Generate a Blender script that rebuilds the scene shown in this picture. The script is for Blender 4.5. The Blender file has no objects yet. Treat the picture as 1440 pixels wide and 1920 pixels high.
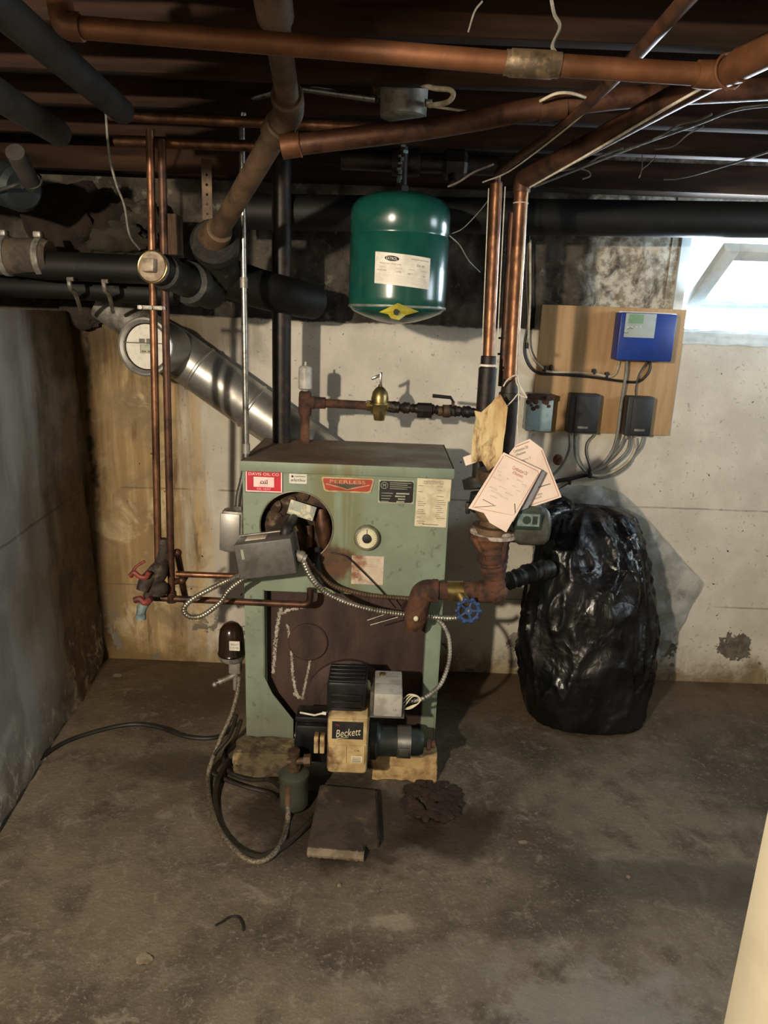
import bpy, bmesh, math, random
from mathutils import Vector, Matrix, noise
random.seed(7)
sc = bpy.context.scene
COL = sc.collection
PI = math.pi
V = Vector
# ------------------------------------------------------------------ camera
FPX, PITCH, ROLL, CAMH = 1331.0, math.radians(15.0), math.radians(2.2), 1.45
_f = V((0, math.cos(PITCH), -math.sin(PITCH))); _u = V((0, math.sin(PITCH), math.cos(PITCH))); _r = V((1, 0, 0))
CR = _r * math.cos(ROLL) + _u * math.sin(ROLL)
CU = -_r * math.sin(ROLL) + _u * math.cos(ROLL)
CC = V((0, 0, CAMH))
cam = bpy.data.cameras.new('camera'); camo = bpy.data.objects.new('camera', cam); COL.objects.link(camo)
m = Matrix.Identity(4)
for i in range(3):
    m[i][0] = CR[i]; m[i][1] = CU[i]; m[i][2] = -_f[i]; m[i][3] = CC[i]
camo.matrix_world = m
cam.sensor_fit = 'VERTICAL'; cam.sensor_height = 36.0; cam.lens = 36.0 * FPX / 1920.0
cam.clip_start = 0.02; cam.clip_end = 100
sc.camera = camo

def ray(px, py): return _f + CR * ((px - 720) / FPX) + CU * ((960 - py) / FPX)
def at(px, py, Y):
    d = ray(px, py); return CC + d * (Y / d.y)
def atz(px, py, Z=0.0):
    d = ray(px, py); return CC + d * ((Z - CAMH) / d.z)

# ------------------------------------------------------------------ materials
def lin(h):
    h = h.lstrip('#'); c = [int(h[i:i + 2], 16) / 255 for i in (0, 2, 4)]
    return tuple(x / 12.92 if x <= .04045 else ((x + .055) / 1.055) ** 2.4 for x in c) + (1,)
class NT:
    def __init__(s, name):
        s.m = bpy.data.materials.new(name); s.m.use_nodes = True
        s.t = s.m.node_tree; s.n = s.t.nodes; s.n.clear()
        s.out = s.n.new('ShaderNodeOutputMaterial'); s.b = s.n.new('ShaderNodeBsdfPrincipled')
        s.t.links.new(s.b.outputs[0], s.out.inputs[0])
        s.tc = s.n.new('ShaderNodeTexCoord')
    def L(s, a, b): s.t.links.new(a, b)
    def coord(s, stretch=(1, 1, 1), loc=(0, 0, 0)):
        mp = s.n.new('ShaderNodeMapping'); mp.inputs['Scale'].default_value = stretch; mp.inputs['Location'].default_value = loc
        s.L(s.tc.outputs['Object'], mp.inputs['Vector']); return mp.outputs[0]
    def noise(s, scale, detail=6, rough=.6, stretch=(1, 1, 1), dist=0, loc=(0, 0, 0)):
        k = s.n.new('ShaderNodeTexNoise'); k.inputs['Scale'].default_value = scale; k.inputs['Detail'].default_value = detail
        k.inputs['Roughness'].default_value = rough; k.inputs['Distortion'].default_value = dist
        s.L(s.coord(stretch, loc), k.inputs['Vector']); return k.outputs['Fac']
    def ramp(s, fac, lo, hi, a=0., b=1.):
        r = s.n.new('ShaderNodeMapRange'); r.interpolation_type = 'SMOOTHSTEP'
        r.inputs['From Min'].default_value = lo; r.inputs['From Max'].default_value = hi
        r.inputs['To Min'].default_value = a; r.inputs['To Max'].default_value = b
        s.L(fac, r.inputs['Value']); return r.outputs[0]
    def math(s, op, a, b=None):
        k = s.n.new('ShaderNodeMath'); k.operation = op
        for i, x in enumerate((a, b)):
            if x is None: continue
            if isinstance(x, (int, float)): k.inputs[i].default_value = x
            else: s.L(x, k.inputs[i])
        return k.outputs[0]
    def mix(s, fac, a, b):
        k = s.n.new('ShaderNodeMix'); k.data_type = 'RGBA'; k.clamp_factor = True
        if isinstance(fac, (int, float)): k.inputs[0].default_value = fac
        else: s.L(fac, k.inputs[0])
        for i, x in ((6, a), (7, b)):
            if isinstance(x, tuple): k.inputs[i].default_value = x
            elif isinstance(x, str): k.inputs[i].default_value = lin(x)
            else: s.L(x, k.inputs[i])
        return k.outputs[2]
    def xyz(s):
        k = s.n.new('ShaderNodeSeparateXYZ'); s.L(s.tc.outputs['Object'], k.inputs[0]); return k.outputs
    def bump(s, h, strength=.3, dist=.01):
        k = s.n.new('ShaderNodeBump'); k.inputs['Strength'].default_value = strength; k.inputs['Distance'].default_value = dist
        s.L(h, k.inputs['Height']); s.L(k.outputs[0], s.b.inputs['Normal'])
    def set(s, col=None, rough=.6, metal=0., spec=.5):
        if col is not None:
            if isinstance(col, str): s.b.inputs['Base Color'].default_value = lin(col)
            elif isinstance(col, tuple): s.b.inputs['Base Color'].default_value = col
            else: s.L(col, s.b.inputs['Base Color'])
        if isinstance(rough, (int, float)): s.b.inputs['Roughness'].default_value = rough
        else: s.L(rough, s.b.inputs['Roughness'])
        if isinstance(metal, (int, float)): s.b.inputs['Metallic'].default_value = metal
        else: s.L(metal, s.b.inputs['Metallic'])
        s.b.inputs['Specular IOR Level'].default_value = spec
        return s.m
def pm(name, c1, c2=None, scale=30, lo=.42, hi=.62, rough=.6, metal=0., spec=.5, c3=None, scale3=8, lo3=.5, hi3=.7, stretch=(1, 1, 1), bump=0., bscale=None, bd=.004, rough2=None):
    t = NT(name); col = c1; rr = rough
    if c2:
        f = t.ramp(t.noise(scale, stretch=stretch), lo, hi); col = t.mix(f, c1, c2)
        if rough2 is not None: rr = t.ramp(t.noise(scale, stretch=stretch), lo, hi, rough, rough2)
    if c3:
        f3 = t.ramp(t.noise(scale3, stretch=stretch, loc=(3.1, 1.7, .4)), lo3, hi3); col = t.mix(f3, col, c3)
    if bump: t.bump(t.noise(bscale or scale * 2, 8, .65), bump, bd)
    return t.set(col, rr, metal, spec)

M = {}
M['copper'] = pm('copper', '#8a6248', '#5f412e', 34, .36, .66, rough=.4, metal=.8, c3='#432b1e', scale3=10, lo3=.5, hi3=.7, stretch=(1, 1, .6), bump=.06, bscale=140, rough2=.5)
M['copper_dark'] = pm('copper_dark', '#573929', '#2e1d16', 22, .4, .68, rough=.5, metal=.5, c3='#6b4632', scale3=12, lo3=.58, hi3=.75, bump=.1, bscale=60)
M['copper_dull'] = pm('copper_dull', '#70492f', '#523521', 14, .4, .68, rough=.55, metal=.55, c3='#5a3620', scale3=6, lo3=.5, hi3=.75, bump=.15, bscale=50)
M['solder'] = pm('solder', '#7a6850', '#4f4335', 40, rough=.55, metal=.6, bump=.2)
M['iron_black'] = pm('iron_black', '#1d1917', '#3a2a22', 30, .45, .7, rough=.5, metal=.35, bump=.25, bscale=90)
M['iron_rust'] = pm('iron_rust', '#543424', '#2e1e18', 26, .4, .62, rough=.82, c3='#6e4a32', scale3=11, lo3=.52, hi3=.72, bump=.6, bscale=70, bd=.006)
M['iron_brown'] = pm('iron_brown', '#5a4633', '#3c2d20', 18, .4, .65, rough=.62, metal=.3, c3='#776046', scale3=8, lo3=.55, hi3=.75, bump=.3, bscale=80)
M['steel'] = pm('galvanised_steel', '#b4b2ac', '#8b8983', 14, .35, .7, rough=.36, metal=.8, c3='#55524e', scale3=6, lo3=.6, hi3=.8, rough2=.5)
M['steel_dull'] = pm('dull_steel', '#96938a', '#67635b', 24, .4, .65, rough=.5, metal=.5, bump=.15)
M['conduit'] = pm('conduit_steel', '#a5a39c', '#6f6a61', 40, .45, .7, rough=.32, metal=.95, bump=.1)
M['flex'] = pm('flexible_conduit_steel', '#a39f93', '#787367', 30, rough=.42, metal=.85)
M['abs'] = pm('black_pipe_plastic', '#0a0b0b', '#141413', 12, .4, .7, rough=.6, spec=.3, c3='#3a342c', scale3=20, lo3=.62, hi3=.8, bump=.12)
M['cast'] = pm('cast_iron', '#1b1c1a', '#2f2c27', 16, .4, .7, rough=.6, metal=.3, c3='#5b574a', scale3=22, lo3=.56, hi3=.72, bump=.5, bscale=60)
M['rubber'] = pm('old_rubber', '#4a4034', '#2f2820', 18, rough=.8, c3='#6c5c48', scale3=9, lo3=.55, hi3=.75, bump=.3)
M['hose'] = pm('black_hose_rubber', '#17130f', '#2a2119', 25, rough=.6)
M['braid'] = pm('braided_oil_line', '#8d8474', '#5c5344', 160, .4, .6, rough=.45, metal=.6, bump=.6, bscale=300)
M['wood_dark'] = pm('dark_joist_wood', '#2f1f16', '#1c130d', 9, .38, .66, rough=.9, stretch=(.25, 3, 3), c3='#422d20', scale3=5, lo3=.55, hi3=.75, bump=.3, bscale=20, spec=.15)
M['wood_board'] = pm('subfloor_board', '#271a12', '#180f0a', 7, rough=.9, stretch=(3, .2, 3), bump=.2, spec=.15)
M['wood_mid'] = pm('weathered_wood', '#5a4530', '#3f2e20', 14, rough=.85, stretch=(4, 4, .5), bump=.3)
M['ply'] = pm('plywood', '#b3926a', '#a5835a', 9, .4, .65, rough=.75, stretch=(5, 4, .6), c3='#a98557', scale3=6, lo3=.5, hi3=.75)
M['tank'] = pm('tank_green_enamel', '#144a41', '#11423a', 8, rough=.22, spec=.6)
M['galv_tank'] = pm('tank_bottom_steel', '#8f948c', '#6d716a', 30, rough=.4, metal=.5)
M['white_label'] = pm('white_label', '#d9d5ca', '#c8c3b6', 30, rough=.5)
M['cream_label'] = pm('cream_label', '#d6cdb2', '#bfb497', 26, rough=.6, c3='#a99b7c', scale3=10, lo3=.6, hi3=.8)
M['print'] = pm('grey_print', '#6c6a64', '#57554f', 20, rough=.7)
M['print_light'] = pm('faint_print', '#aba69b', '#989388', 20, rough=.7)
M['ink'] = pm('black_ink', '#17171a', '#222222', 20, rough=.6)
M['red_ink'] = pm('red_ink', '#a83a30', '#8e2f2a', 20, rough=.6)
M['red_sign'] = pm('red_sign_enamel', '#c4102e', '#b00f2a', 20, rough=.45)
M['pink'] = pm('sign_white_lettering', '#efd0cc', '#e3bdb8', 30, rough=.5)
M['badge_red'] = pm('badge_red', '#a83c2c', '#8e3426', 30, rough=.45)
M['badge_gold'] = pm('badge_trim', '#c9b48c', '#a8905f', 30, rough=.35, metal=.4)
M['badge_dark'] = pm('badge_dark', '#4b4638', '#333028', 30, rough=.5)
M['black_plate'] = pm('black_plate', '#101113', '#1a1b1d', 20, rough=.45)
M['plate_edge'] = pm('plate_edge_aluminium', '#b9bda9', '#9a9f8d', 30, rough=.4, metal=.5)
M['alu'] = pm('aluminium_tape', '#aeb3a8', '#8b8f86', 18, rough=.35, metal=.45, c3='#d8d4bc', scale3=25, lo3=.55, hi3=.6)
M['gauge'] = pm('gauge_face', '#d8d2b6', '#cbc4a6', 20, rough=.5)
M['gauge_rim'] = pm('gauge_rim', '#8c8a74', '#6c6b5a', 20, rough=.45, metal=.4)
M['black'] = pm('matt_black', '#0d0d0e', '#17171a', 15, rough=.55)
M['black_gloss'] = pm('black_enamel', '#0c0d10', '#16181c', 12, rough=.32)
M['dark_box'] = pm('dark_grey_plastic', '#2b2d31', '#232529', 20, rough=.5)
M['grey_box'] = pm('grey_painted_box', '#55534f', '#4a4844', 40, rough=.5, c3='#3a352e', scale3=8, lo3=.62, hi3=.8)
M['grey_ctrl'] = pm('light_grey_control', '#a7a59e', '#8e8b83', 22, rough=.5, c3='#6d685e', scale3=9, lo3=.58, hi3=.76)
M['blue_box'] = pm('blue_plastic', '#12388a', '#103078', 12, rough=.4)
M['lcd'] = pm('display_panel', '#a9b3b3', '#9aa5a5', 14, rough=.35)
M['lcd_green'] = pm('display_green', '#7fa283', '#729678', 14, rough=.3)
M['relay'] = pm('relay_pale_blue', '#93a7ab', '#7d9196', 18, rough=.5, c3='#6a4432', scale3=14, lo3=.53, hi3=.6)
M['beige'] = pm('beige_burner_casting', '#bda67a', '#9c8358', 16, .42, .66, rough=.6, c3='#5f4326', scale3=11, lo3=.5, hi3=.68, bump=.15)
M['motor'] = pm('motor_dark_green', '#232a28', '#181c1b', 14, rough=.4)
M['silver_band'] = pm('motor_band_silver', '#a9a9a6', '#7b7b78', 15, rough=.3, metal=.9)
M['brick'] = pm('tan_fire_brick', '#b29668', '#93774e', 24, rough=.9, c3='#6e5638', scale3=10, lo3=.58, hi3=.76, bump=.6, bscale=50, bd=.008)
M['rubble'] = pm('crumbly_concrete', '#665941', '#43382a', 20, rough=.95, c3='#998462', scale3=14, lo3=.54, hi3=.68, bump=.8, bscale=40, bd=.012)
M['slab'] = pm('paving_slab', '#40342a', '#2c231c', 10, rough=.92, c3='#5d4e3c', scale3=16, lo3=.55, hi3=.72, bump=.6, bscale=40, bd=.008)
M['slab_edge'] = pm('slab_pale_edge', '#7f7260', '#655947', 25, rough=.95, bump=.7, bscale=50, bd=.008)
M['soot'] = pm('rust_flakes', '#2b1c14', '#1d130e', 22, rough=.95, c3='#402a1c', scale3=30, lo3=.55, hi3=.7, bump=.8, bscale=70, bd=.008)
M['amber'] = pm('smoked_amber_plastic', '#2a1b10', '#1b110b', 10, rough=.18, spec=.6)
M['brass'] = pm('brass', '#a08e5c', '#6f6040', 30, .4, .65, rough=.34, metal=.9)
M['brass_dull'] = pm('dull_brass', '#9c8d7c', '#7b6b5b', 40, .42, .62, rough=.55, metal=.2)
M['valve_body'] = pm('dirty_valve_casting', '#3a3028', '#241d19', 40, rough=.75, metal=.2, c3='#5e5142', scale3=24, lo3=.54, hi3=.7, bump=.5, bscale=90)
M['chrome'] = pm('chrome', '#cfccc4', '#a7a39a', 30, rough=.16, metal=1.)
M['white_plastic'] = pm('white_plastic', '#b8b6ae', '#9a978e', 20, rough=.45)
M['red_valve'] = pm('red_valve_paint', '#7a3327', '#4a2019', 28, .42, .62, rough=.6, bump=.2)
M['blue_valve'] = pm('blue_valve_paint', '#26406f', '#1c2a48', 30, .45, .65, rough=.55, bump=.2)
M['verdigris'] = pm('pale_verdigris', '#7b8d8c', '#5c6a6a', 30, rough=.6, metal=.3)
M['pump_green'] = pm('circulator_green', '#314038', '#222d27', 16, rough=.5, c3='#4c4a3a', scale3=9, lo3=.58, hi3=.75)
M['pump_grey'] = pm('circulator_motor_grey', '#5c5e57', '#45463f', 16, rough=.42, metal=.3)
M['filter_green'] = pm('filter_can_green', '#3d4236', '#2c2f26', 12, rough=.5, c3='#5a4a34', scale3=9, lo3=.58, hi3=.74)
M['mineral'] = pm('white_mineral_crust', '#8a7f74', '#b9b0a6', 60, rough=.95, bump=.8, bscale=90, bd=.006)
M['cable_grey'] = pm('grey_cable', '#77776f', '#5e5e58', 20, rough=.5)
M['cable_black'] = pm('black_cable', '#141413', '#201f1d', 20, rough=.5)
M['cable_white'] = pm('white_cable', '#b9ae9c', '#94886f', 20, rough=.55)
M['string'] = pm('white_string', '#cdc6b4', '#b3ab98', 60, rough=.8)
M['web'] = pm('dusty_cobweb', '#6a675f', '#8b877d', 30, rough=.9)
M['paper'] = pm('tag_paper', '#e6d3c4', '#dcc8b8', 7, rough=.75)
M['paper_grey'] = pm('tag_grey_strip', '#84868c', '#76787e', 15, rough=.7)
M['tan_paper'] = pm('stained_tag_paper', '#cdb98a', '#a8865a', 9, .42, .62, rough=.8, c3='#6f4e30', scale3=14, lo3=.42, hi3=.58, stretch=(1.4, 1, .4))
M['yellow'] = pm('yellow_tag', '#b0a530', '#948a28', 20, rough=.5)
M['rust_paper'] = pm('rust_stained_label', '#cdbfae', '#bdad9a', 20, rough=.7, c3='#84583f', scale3=11, lo3=.5, hi3=.66)
M['stone'] = pm('rough_stone', '#352f27', '#221d17', 10, rough=.95, c3='#5a5244', scale3=14, lo3=.54, hi3=.7, bump=.9, bscale=24, bd=.02)
M['insul'] = pm('brown_insulation', '#2a1e15', '#1c130d', 12, rough=.95, bump=.8, bscale=30, bd=.02)
M['window_paint'] = pm('flaking_window_paint', '#d3dcdf', '#bcc7cb', 12, rough=.6, bump=.2, bscale=30)
M['white_trim'] = pm('cream_painted_post', '#d9cfb6', '#cfc4aa', 6, rough=.6, bump=.08, bscale=50)
M['grey_pipe'] = pm('dusty_grey_pipe', '#34312e', '#262321', 12, rough=.7, bump=.2)
M['blue_grey'] = pm('blue_grey_metal', '#2b3335', '#1f2527', 12, rough=.5, metal=.3)

# back wall: white-painted concrete, water-stained ochre at the left, bare grey concrete above with pipe shade worked into its colour
t = NT('painted_concrete_wall'); X, Yc, Z = t.xyz()
base = t.mix(t.ramp(t.noise(5), .35, .65), '#d0c9bb', '#bfb8aa')
base = t.mix(t.ramp(t.noise(55, 4), .62, .72), base, '#a49c8d')
streak = t.noise(7, 8, .65, (2.2, 1, .16)); blot = t.noise(3.2, 8, .62, dist=.6)
left = t.ramp(t.math('ADD', X, t.math('MULTIPLY', t.math('SUBTRACT', streak, .5), .45)), -.82, -.66, 1, 0)
och = t.mix(t.ramp(streak, .38, .6), '#bda272', '#94784b')
och = t.mix(t.ramp(blot, .46, .62), och, '#7d6a4c')
och = t.mix(t.ramp(t.noise(6, 8, .62, dist=.5, loc=(1, 4, 2)), .52, .66), och, '#c8b48a')
och = t.mix(t.ramp(t.noise(9, 8, .65, (1.6, 1, .3), loc=(5, 2, 1)), .54, .66), och, '#6a4d2b')
base = t.mix(t.math('MULTIPLY', left, .92), base, och)
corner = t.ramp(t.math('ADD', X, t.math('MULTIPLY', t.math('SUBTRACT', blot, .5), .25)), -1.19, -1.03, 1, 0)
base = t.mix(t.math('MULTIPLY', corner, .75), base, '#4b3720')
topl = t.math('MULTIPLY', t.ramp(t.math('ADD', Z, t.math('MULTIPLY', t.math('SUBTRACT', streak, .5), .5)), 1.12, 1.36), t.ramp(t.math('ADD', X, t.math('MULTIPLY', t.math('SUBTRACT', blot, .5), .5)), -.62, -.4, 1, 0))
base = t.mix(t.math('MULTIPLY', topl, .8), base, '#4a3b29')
ck = t.math('ABSOLUTE', t.math('ADD', t.math('SUBTRACT', X, -1.172), t.math('MULTIPLY', t.math('SUBTRACT', t.noise(4, 8, .7, (.3, 0, 1)), .5), .10)))
base = t.mix(t.math('MULTIPLY', t.ramp(ck, .004, .022, .85, 0), t.math('MULTIPLY', t.ramp(Z, .45, .8), t.ramp(t.noise(11, 6, .6, loc=(3, 3, 3)), .42, .55))), base, '#1c130b')
for zz in (.765, .345):       # form-board seams
    d = t.math('ABSOLUTE', t.math('SUBTRACT', t.math('ADD', Z, t.math('MULTIPLY', t.math('SUBTRACT', t.noise(3, 3), .5), .012)), zz))
    base = t.mix(t.math('MULTIPLY', t.ramp(d, .0015, .005, .55, 0), t.ramp(t.noise(4, 4, loc=(zz * 9, 0, 0)), .4, .55)), base, '#5b5040')
low = t.ramp(t.math('ADD', Z, t.math('MULTIPLY', t.math('SUBTRACT', t.noise(9, 8, .7), .5), .34)), .0, .14, 1, 0)
base = t.mix(t.math('MULTIPLY', low, .9), base, t.mix(t.ramp(blot, .45, .6), '#6f5a3a', '#94805a'))
peel = t.math('MULTIPLY', t.ramp(t.noise(8, 6, .6, dist=.8, loc=(2.2, .4, 8)), .60, .615), t.ramp(Z, .12, .34, 1, 0))
base = t.mix(peel, base, '#6d675c')
for cx, cz, rx, rz in ((1.215, .150, .085, .045), (1.52, .165, .08, .07), (1.06, .10, .05, .05)):
    dx = t.math('DIVIDE', t.math('SUBTRACT', X, cx), rx); dz = t.math('DIVIDE', t.math('SUBTRACT', Z, cz), rz)
    d = t.math('ADD', t.math('SQRT', t.math('ADD', t.math('MULTIPLY', dx, dx), t.math('MULTIPLY', dz, dz))), t.math('MULTIPLY', t.math('SUBTRACT', t.noise(18, 6, .65, loc=(cx, 0, 1)), .5), 2.6))
    base = t.mix(t.ramp(d, .80, .86, 1, 0), base, t.mix(t.ramp(t.noise(30, 6), .4, .6), '#6d675b', '#575146'))
chip = t.math('MULTIPLY', t.ramp(t.noise(42, 2, .4, dist=.5, loc=(9, 0, 2)), .75, .765), 1)
base = t.mix(chip, base, '#2f2a22')
grey = t.mix(t.ramp(t.noise(7, 8, .68), .38, .62), '#4f483e', '#2b2721')  # bare concrete, darkened to stand for the shade of the pipes
grey = t.mix(t.ramp(t.noise(22, 8, .7, (1, 1, 1)), .56, .7), grey, '#6d675b')
lime_lit = t.math('MULTIPLY', t.ramp(t.math('ADD', X, t.math('MULTIPLY', t.math('SUBTRACT', t.noise(9, 6), .5), .15)), .70, .76), t.ramp(t.noise(13, 8, .68, (1, 1, .8), dist=.6), .28, .52))  # whitish lime render, lightened to stand for window light grazing the wall
grey = t.mix(lime_lit, grey, t.mix(t.ramp(t.noise(34, 6), .42, .6), '#c4beb0', '#8f8778'))
edge = t.ramp(t.math('ADD', Z, t.math('MULTIPLY', t.math('SUBTRACT', t.noise(12, 6), .5), .03)), 1.437, 1.445)
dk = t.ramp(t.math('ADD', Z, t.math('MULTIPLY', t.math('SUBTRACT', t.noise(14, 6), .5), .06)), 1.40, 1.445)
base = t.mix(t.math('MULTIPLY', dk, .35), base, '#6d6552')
t.bump(t.math('ADD', t.noise(60, 8, .6), t.math('MULTIPLY', t.noise(9, 6), .9)), .35, .006)
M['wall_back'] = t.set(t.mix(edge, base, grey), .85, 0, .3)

t = NT('rough_parged_wall'); X, Yc, Z = t.xyz()
base = t.mix(t.ramp(t.noise(4, 8, .62), .35, .65), '#a6a49d', '#8b8a84')
st = t.noise(5, 8, .65, (1, 1.4, .25))
br = t.mix(t.ramp(t.noise(10, 8, .7), .4, .6), '#6b5638', '#43331f')
sd = t.math('ABSOLUTE', t.math('SUBTRACT', t.math('ADD', Z, t.math('MULTIPLY', t.math('SUBTRACT', t.noise(3, 3), .5), .02)), .765))
base = t.mix(t.ramp(sd, .002, .007, .6, 0), base, '#56544e')
base = t.mix(t.ramp(t.noise(3, 8, .6, (1, 1.3, .35), loc=(2, 7, 1)), .52, .66, 0, .6), base, '#b9bbb6')
f1 = t.ramp(t.math('ADD', Yc, t.math('MULTIPLY', t.math('SUBTRACT', st, .5), .55)), 2.26, 2.48)
base = t.mix(t.math('MULTIPLY', f1, .85), base, br)
f2 = t.ramp(t.math('ADD', Z, t.math('MULTIPLY', t.math('SUBTRACT', t.noise(4, 8, .6), .5), .5)), .02, .26, 1, 0)
base = t.mix(t.math('MULTIPLY', f2, .6), base, t.mix(t.ramp(t.noise(16, 8), .5, .62), '#5b4d36', '#8d8474'))
cr = t.math('MULTIPLY', t.ramp(t.math('ADD', Z, t.math('MULTIPLY', t.math('SUBTRACT', t.noise(4, 8, .6), .5), .4)), .10, .34, 1, 0), t.ramp(t.noise(24, 8, .7, (1, 1, .6), dist=.5), .54, .62))
base = t.mix(cr, base, '#b5ad9d')
base = t.mix(t.ramp(t.noise(26, 8, .7), .64, .72), base, '#6a6760')
t.bump(t.math('ADD', t.noise(34, 8, .65), t.math('MULTIPLY', t.noise(8, 6), 1.2)), .3, .005)
M['wall_left'] = t.set(base, .8, 0, .35)

t = NT('stained_concrete_floor'); X, Yc, Z = t.xyz()
n1 = t.noise(1.7, 9, .62, dist=.4); n2 = t.noise(7, 9, .66); n3 = t.noise(38, 6, .6)
base = t.mix(t.ramp(n1, .36, .62), '#443c32', '#6c6253')
base = t.mix(t.ramp(n2, .47, .70, 0, .75), base, '#3b342b')
base = t.mix(t.ramp(t.noise(14, 9, .72, dist=.6, loc=(1, 6, 0)), .55, .66, 0, .6), base, '#81786a')
base = t.mix(t.ramp(t.noise(110, 4, .6), .56, .7, 0, .5), base, '#8b8070')
base = t.mix(t.ramp(n3, .58, .74), base, '#786d5e')
base = t.mix(t.math('MULTIPLY', t.ramp(t.noise(4.2, 9, .7, dist=.9, loc=(4, 9, 0)), .55, .72), .5), base, '#7e766a')
back = t.ramp(t.math('ADD', Yc, t.math('MULTIPLY', t.math('SUBTRACT', n1, .5), 1.2)), 2.1, 2.75)
base = t.mix(t.math('MULTIPLY', back, .6), base, '#533f22')
def spot(cx, cy, rx, ry, amp, col, k):
    global base
    dx = t.math('DIVIDE', t.math('SUBTRACT', X, cx), rx); dy = t.math('DIVIDE', t.math('SUBTRACT', Yc, cy), ry)
    d = t.math('SQRT', t.math('ADD', t.math('MULTIPLY', dx, dx), t.math('MULTIPLY', dy, dy)))
    d = t.math('ADD', d, t.math('MULTIPLY', t.math('SUBTRACT', n2, .5), amp))
    base = t.mix(t.ramp(d, .55, 1.05, k, 0), base, col)
spot(-.10, 1.83, .36, .26, 1.6, '#2a2018', .85)     # oil-soaked patch under the burner
spot(.24, 1.80, .17, .17, 1.6, '#241813', .8)
spot(-.62, 2.05, .30, .10, 1.4, '#2f2820', .6)
spot(-.5, 2.55, .5, .2, 1.6, '#3f3121', .6)
spot(.85, 1.62, .42, .10, 1.7, '#37332e', .6)
spot(.06, 1.45, .07, .03, 2.6, '#8f8576', .55)
spot(.50, 1.20, .28, .18, 3.2, '#7f7d78', .45)
spot(.25, 1.30, .30, .14, 3.2, '#7b7365', .35)
t.bump(t.math('ADD', t.math('ADD', n3, t.math('MULTIPLY', t.noise(110, 4, .6), .5)), t.math('MULTIPLY', n2, 1.5)), .5, .008)
M['floor'] = t.set(base, t.ramp(n2, .35, .65, .5, .8), 0, .4)

# boiler jacket: green enamel with rust bleeding
t = NT('boiler_green_enamel'); X, Yc, Z = t.xyz()
base = t.mix(t.ramp(t.noise(6), .35, .65), '#83917f', '#768371')
base = t.mix(t.ramp(t.noise(30, 6), .6, .72), base, '#5e6b58')
run = t.noise(9, 8, .6, (2.4, 1, .14))
dx = t.math('ABSOLUTE', t.math('SUBTRACT', X, -.030))
base = t.mix(t.math('MULTIPLY', t.ramp(dx, .03, .12, .75, 0), t.ramp(run, .36, .56)), base, '#6d6a3e')
rx_ = t.math('DIVIDE', t.math('SUBTRACT', X, -.045), .10); rz_ = t.math('DIVIDE', t.math('SUBTRACT', Z, .665), .075)
rd = t.math('SQRT', t.math('ADD', t.math('MULTIPLY', rx_, rx_), t.math('MULTIPLY', rz_, rz_)))
rd = t.math('ADD', rd, t.math('MULTIPLY', t.math('SUBTRACT', t.noise(16, 8, .65), .5), 1.3))
base = t.mix(t.ramp(rd, .5, 1.0, .92, 0), base, t.mix(t.ramp(t.noise(30, 8), .42, .6), '#5e3a26', '#463022'))
lowr = t.math('MULTIPLY', t.ramp(t.math('ADD', Z, t.math('MULTIPLY', t.math('SUBTRACT', run, .5), .25)), .0, .25, 1, 0), .65)
base = t.mix(lowr, base, '#5d5c4c')
t.bump(t.noise(40, 4), .06, .004)
M['boiler_green'] = t.set(base, .5, 0, .4)
t = NT('boiler_top_rusty'); X, Yc, Z = t.xyz()
base = t.mix(t.ramp(t.noise(5, 8), .36, .6), '#8c8e80', '#746a5b')
fl = t.ramp(t.math('ADD', X, t.math('MULTIPLY', t.math('SUBTRACT', t.noise(6, 8), .5), .5)), -.1, .16, 1, 0)
base = t.mix(t.math('MULTIPLY', fl, .8), base, t.mix(t.ramp(t.noise(14, 8), .4, .6), '#6b4f3b', '#54402f'))
t.bump(t.noise(40, 8), .2, .004)
M['boiler_top'] = t.set(base, .7, 0, .3)
M['boiler_iron'] = pm('boiler_cast_front', '#3c2a24', '#2a1d1a', 9, .38, .64, rough=.7, c3='#4a352c', scale3=5, lo3=.5, hi3=.7, stretch=(1.6, 1, .5), bump=.4, bscale=50)
M['boiler_hole'] = pm('old_insulation', '#54402f', '#2a1f1a', 16, .38, .6, rough=.9, c3='#7d6d58', scale3=22, lo3=.6, hi3=.72, bump=.6, bscale=40, bd=.01)
M['rust_patch'] = pm('rust_bloom', '#5b3a28', '#472c20', 18, rough=.9, c3='#72604a', scale3=20, lo3=.55, hi3=.7, bump=.3)

# black bag plastic
t = NT('black_bag_plastic')
vo = t.n.new('ShaderNodeTexVoronoi'); vo.inputs['Scale'].default_value = 13
wp = t.n.new('ShaderNodeTexNoise'); wp.inputs['Scale'].default_value = 7; t.L(t.coord(), wp.inputs['Vector'])
va = t.n.new('ShaderNodeMix'); va.data_type = 'VECTOR'; va.inputs[0].default_value = .22
t.L(t.coord((1.2, 1.2, .55)), va.inputs[4]); t.L(wp.outputs['Color'], va.inputs[5]); t.L(va.outputs[1], vo.inputs['Vector'])
msk = t.ramp(t.noise(4, 4, loc=(2, 2, 5)), .42, .6, .15, 1)
t.bump(t.math('ADD', t.noise(14, 4, .5, (1, 1, .6), dist=1.0), t.math('MULTIPLY', t.math('MULTIPLY', vo.outputs['Distance'], msk), 1.3)), .45, .016)
M['bag'] = t.set(t.mix(t.ramp(t.noise(6), .4, .6), '#0a0a0b', '#131213'), t.ramp(t.noise(7, 6), .4, .6, .24, .4), 0, .45)
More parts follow.
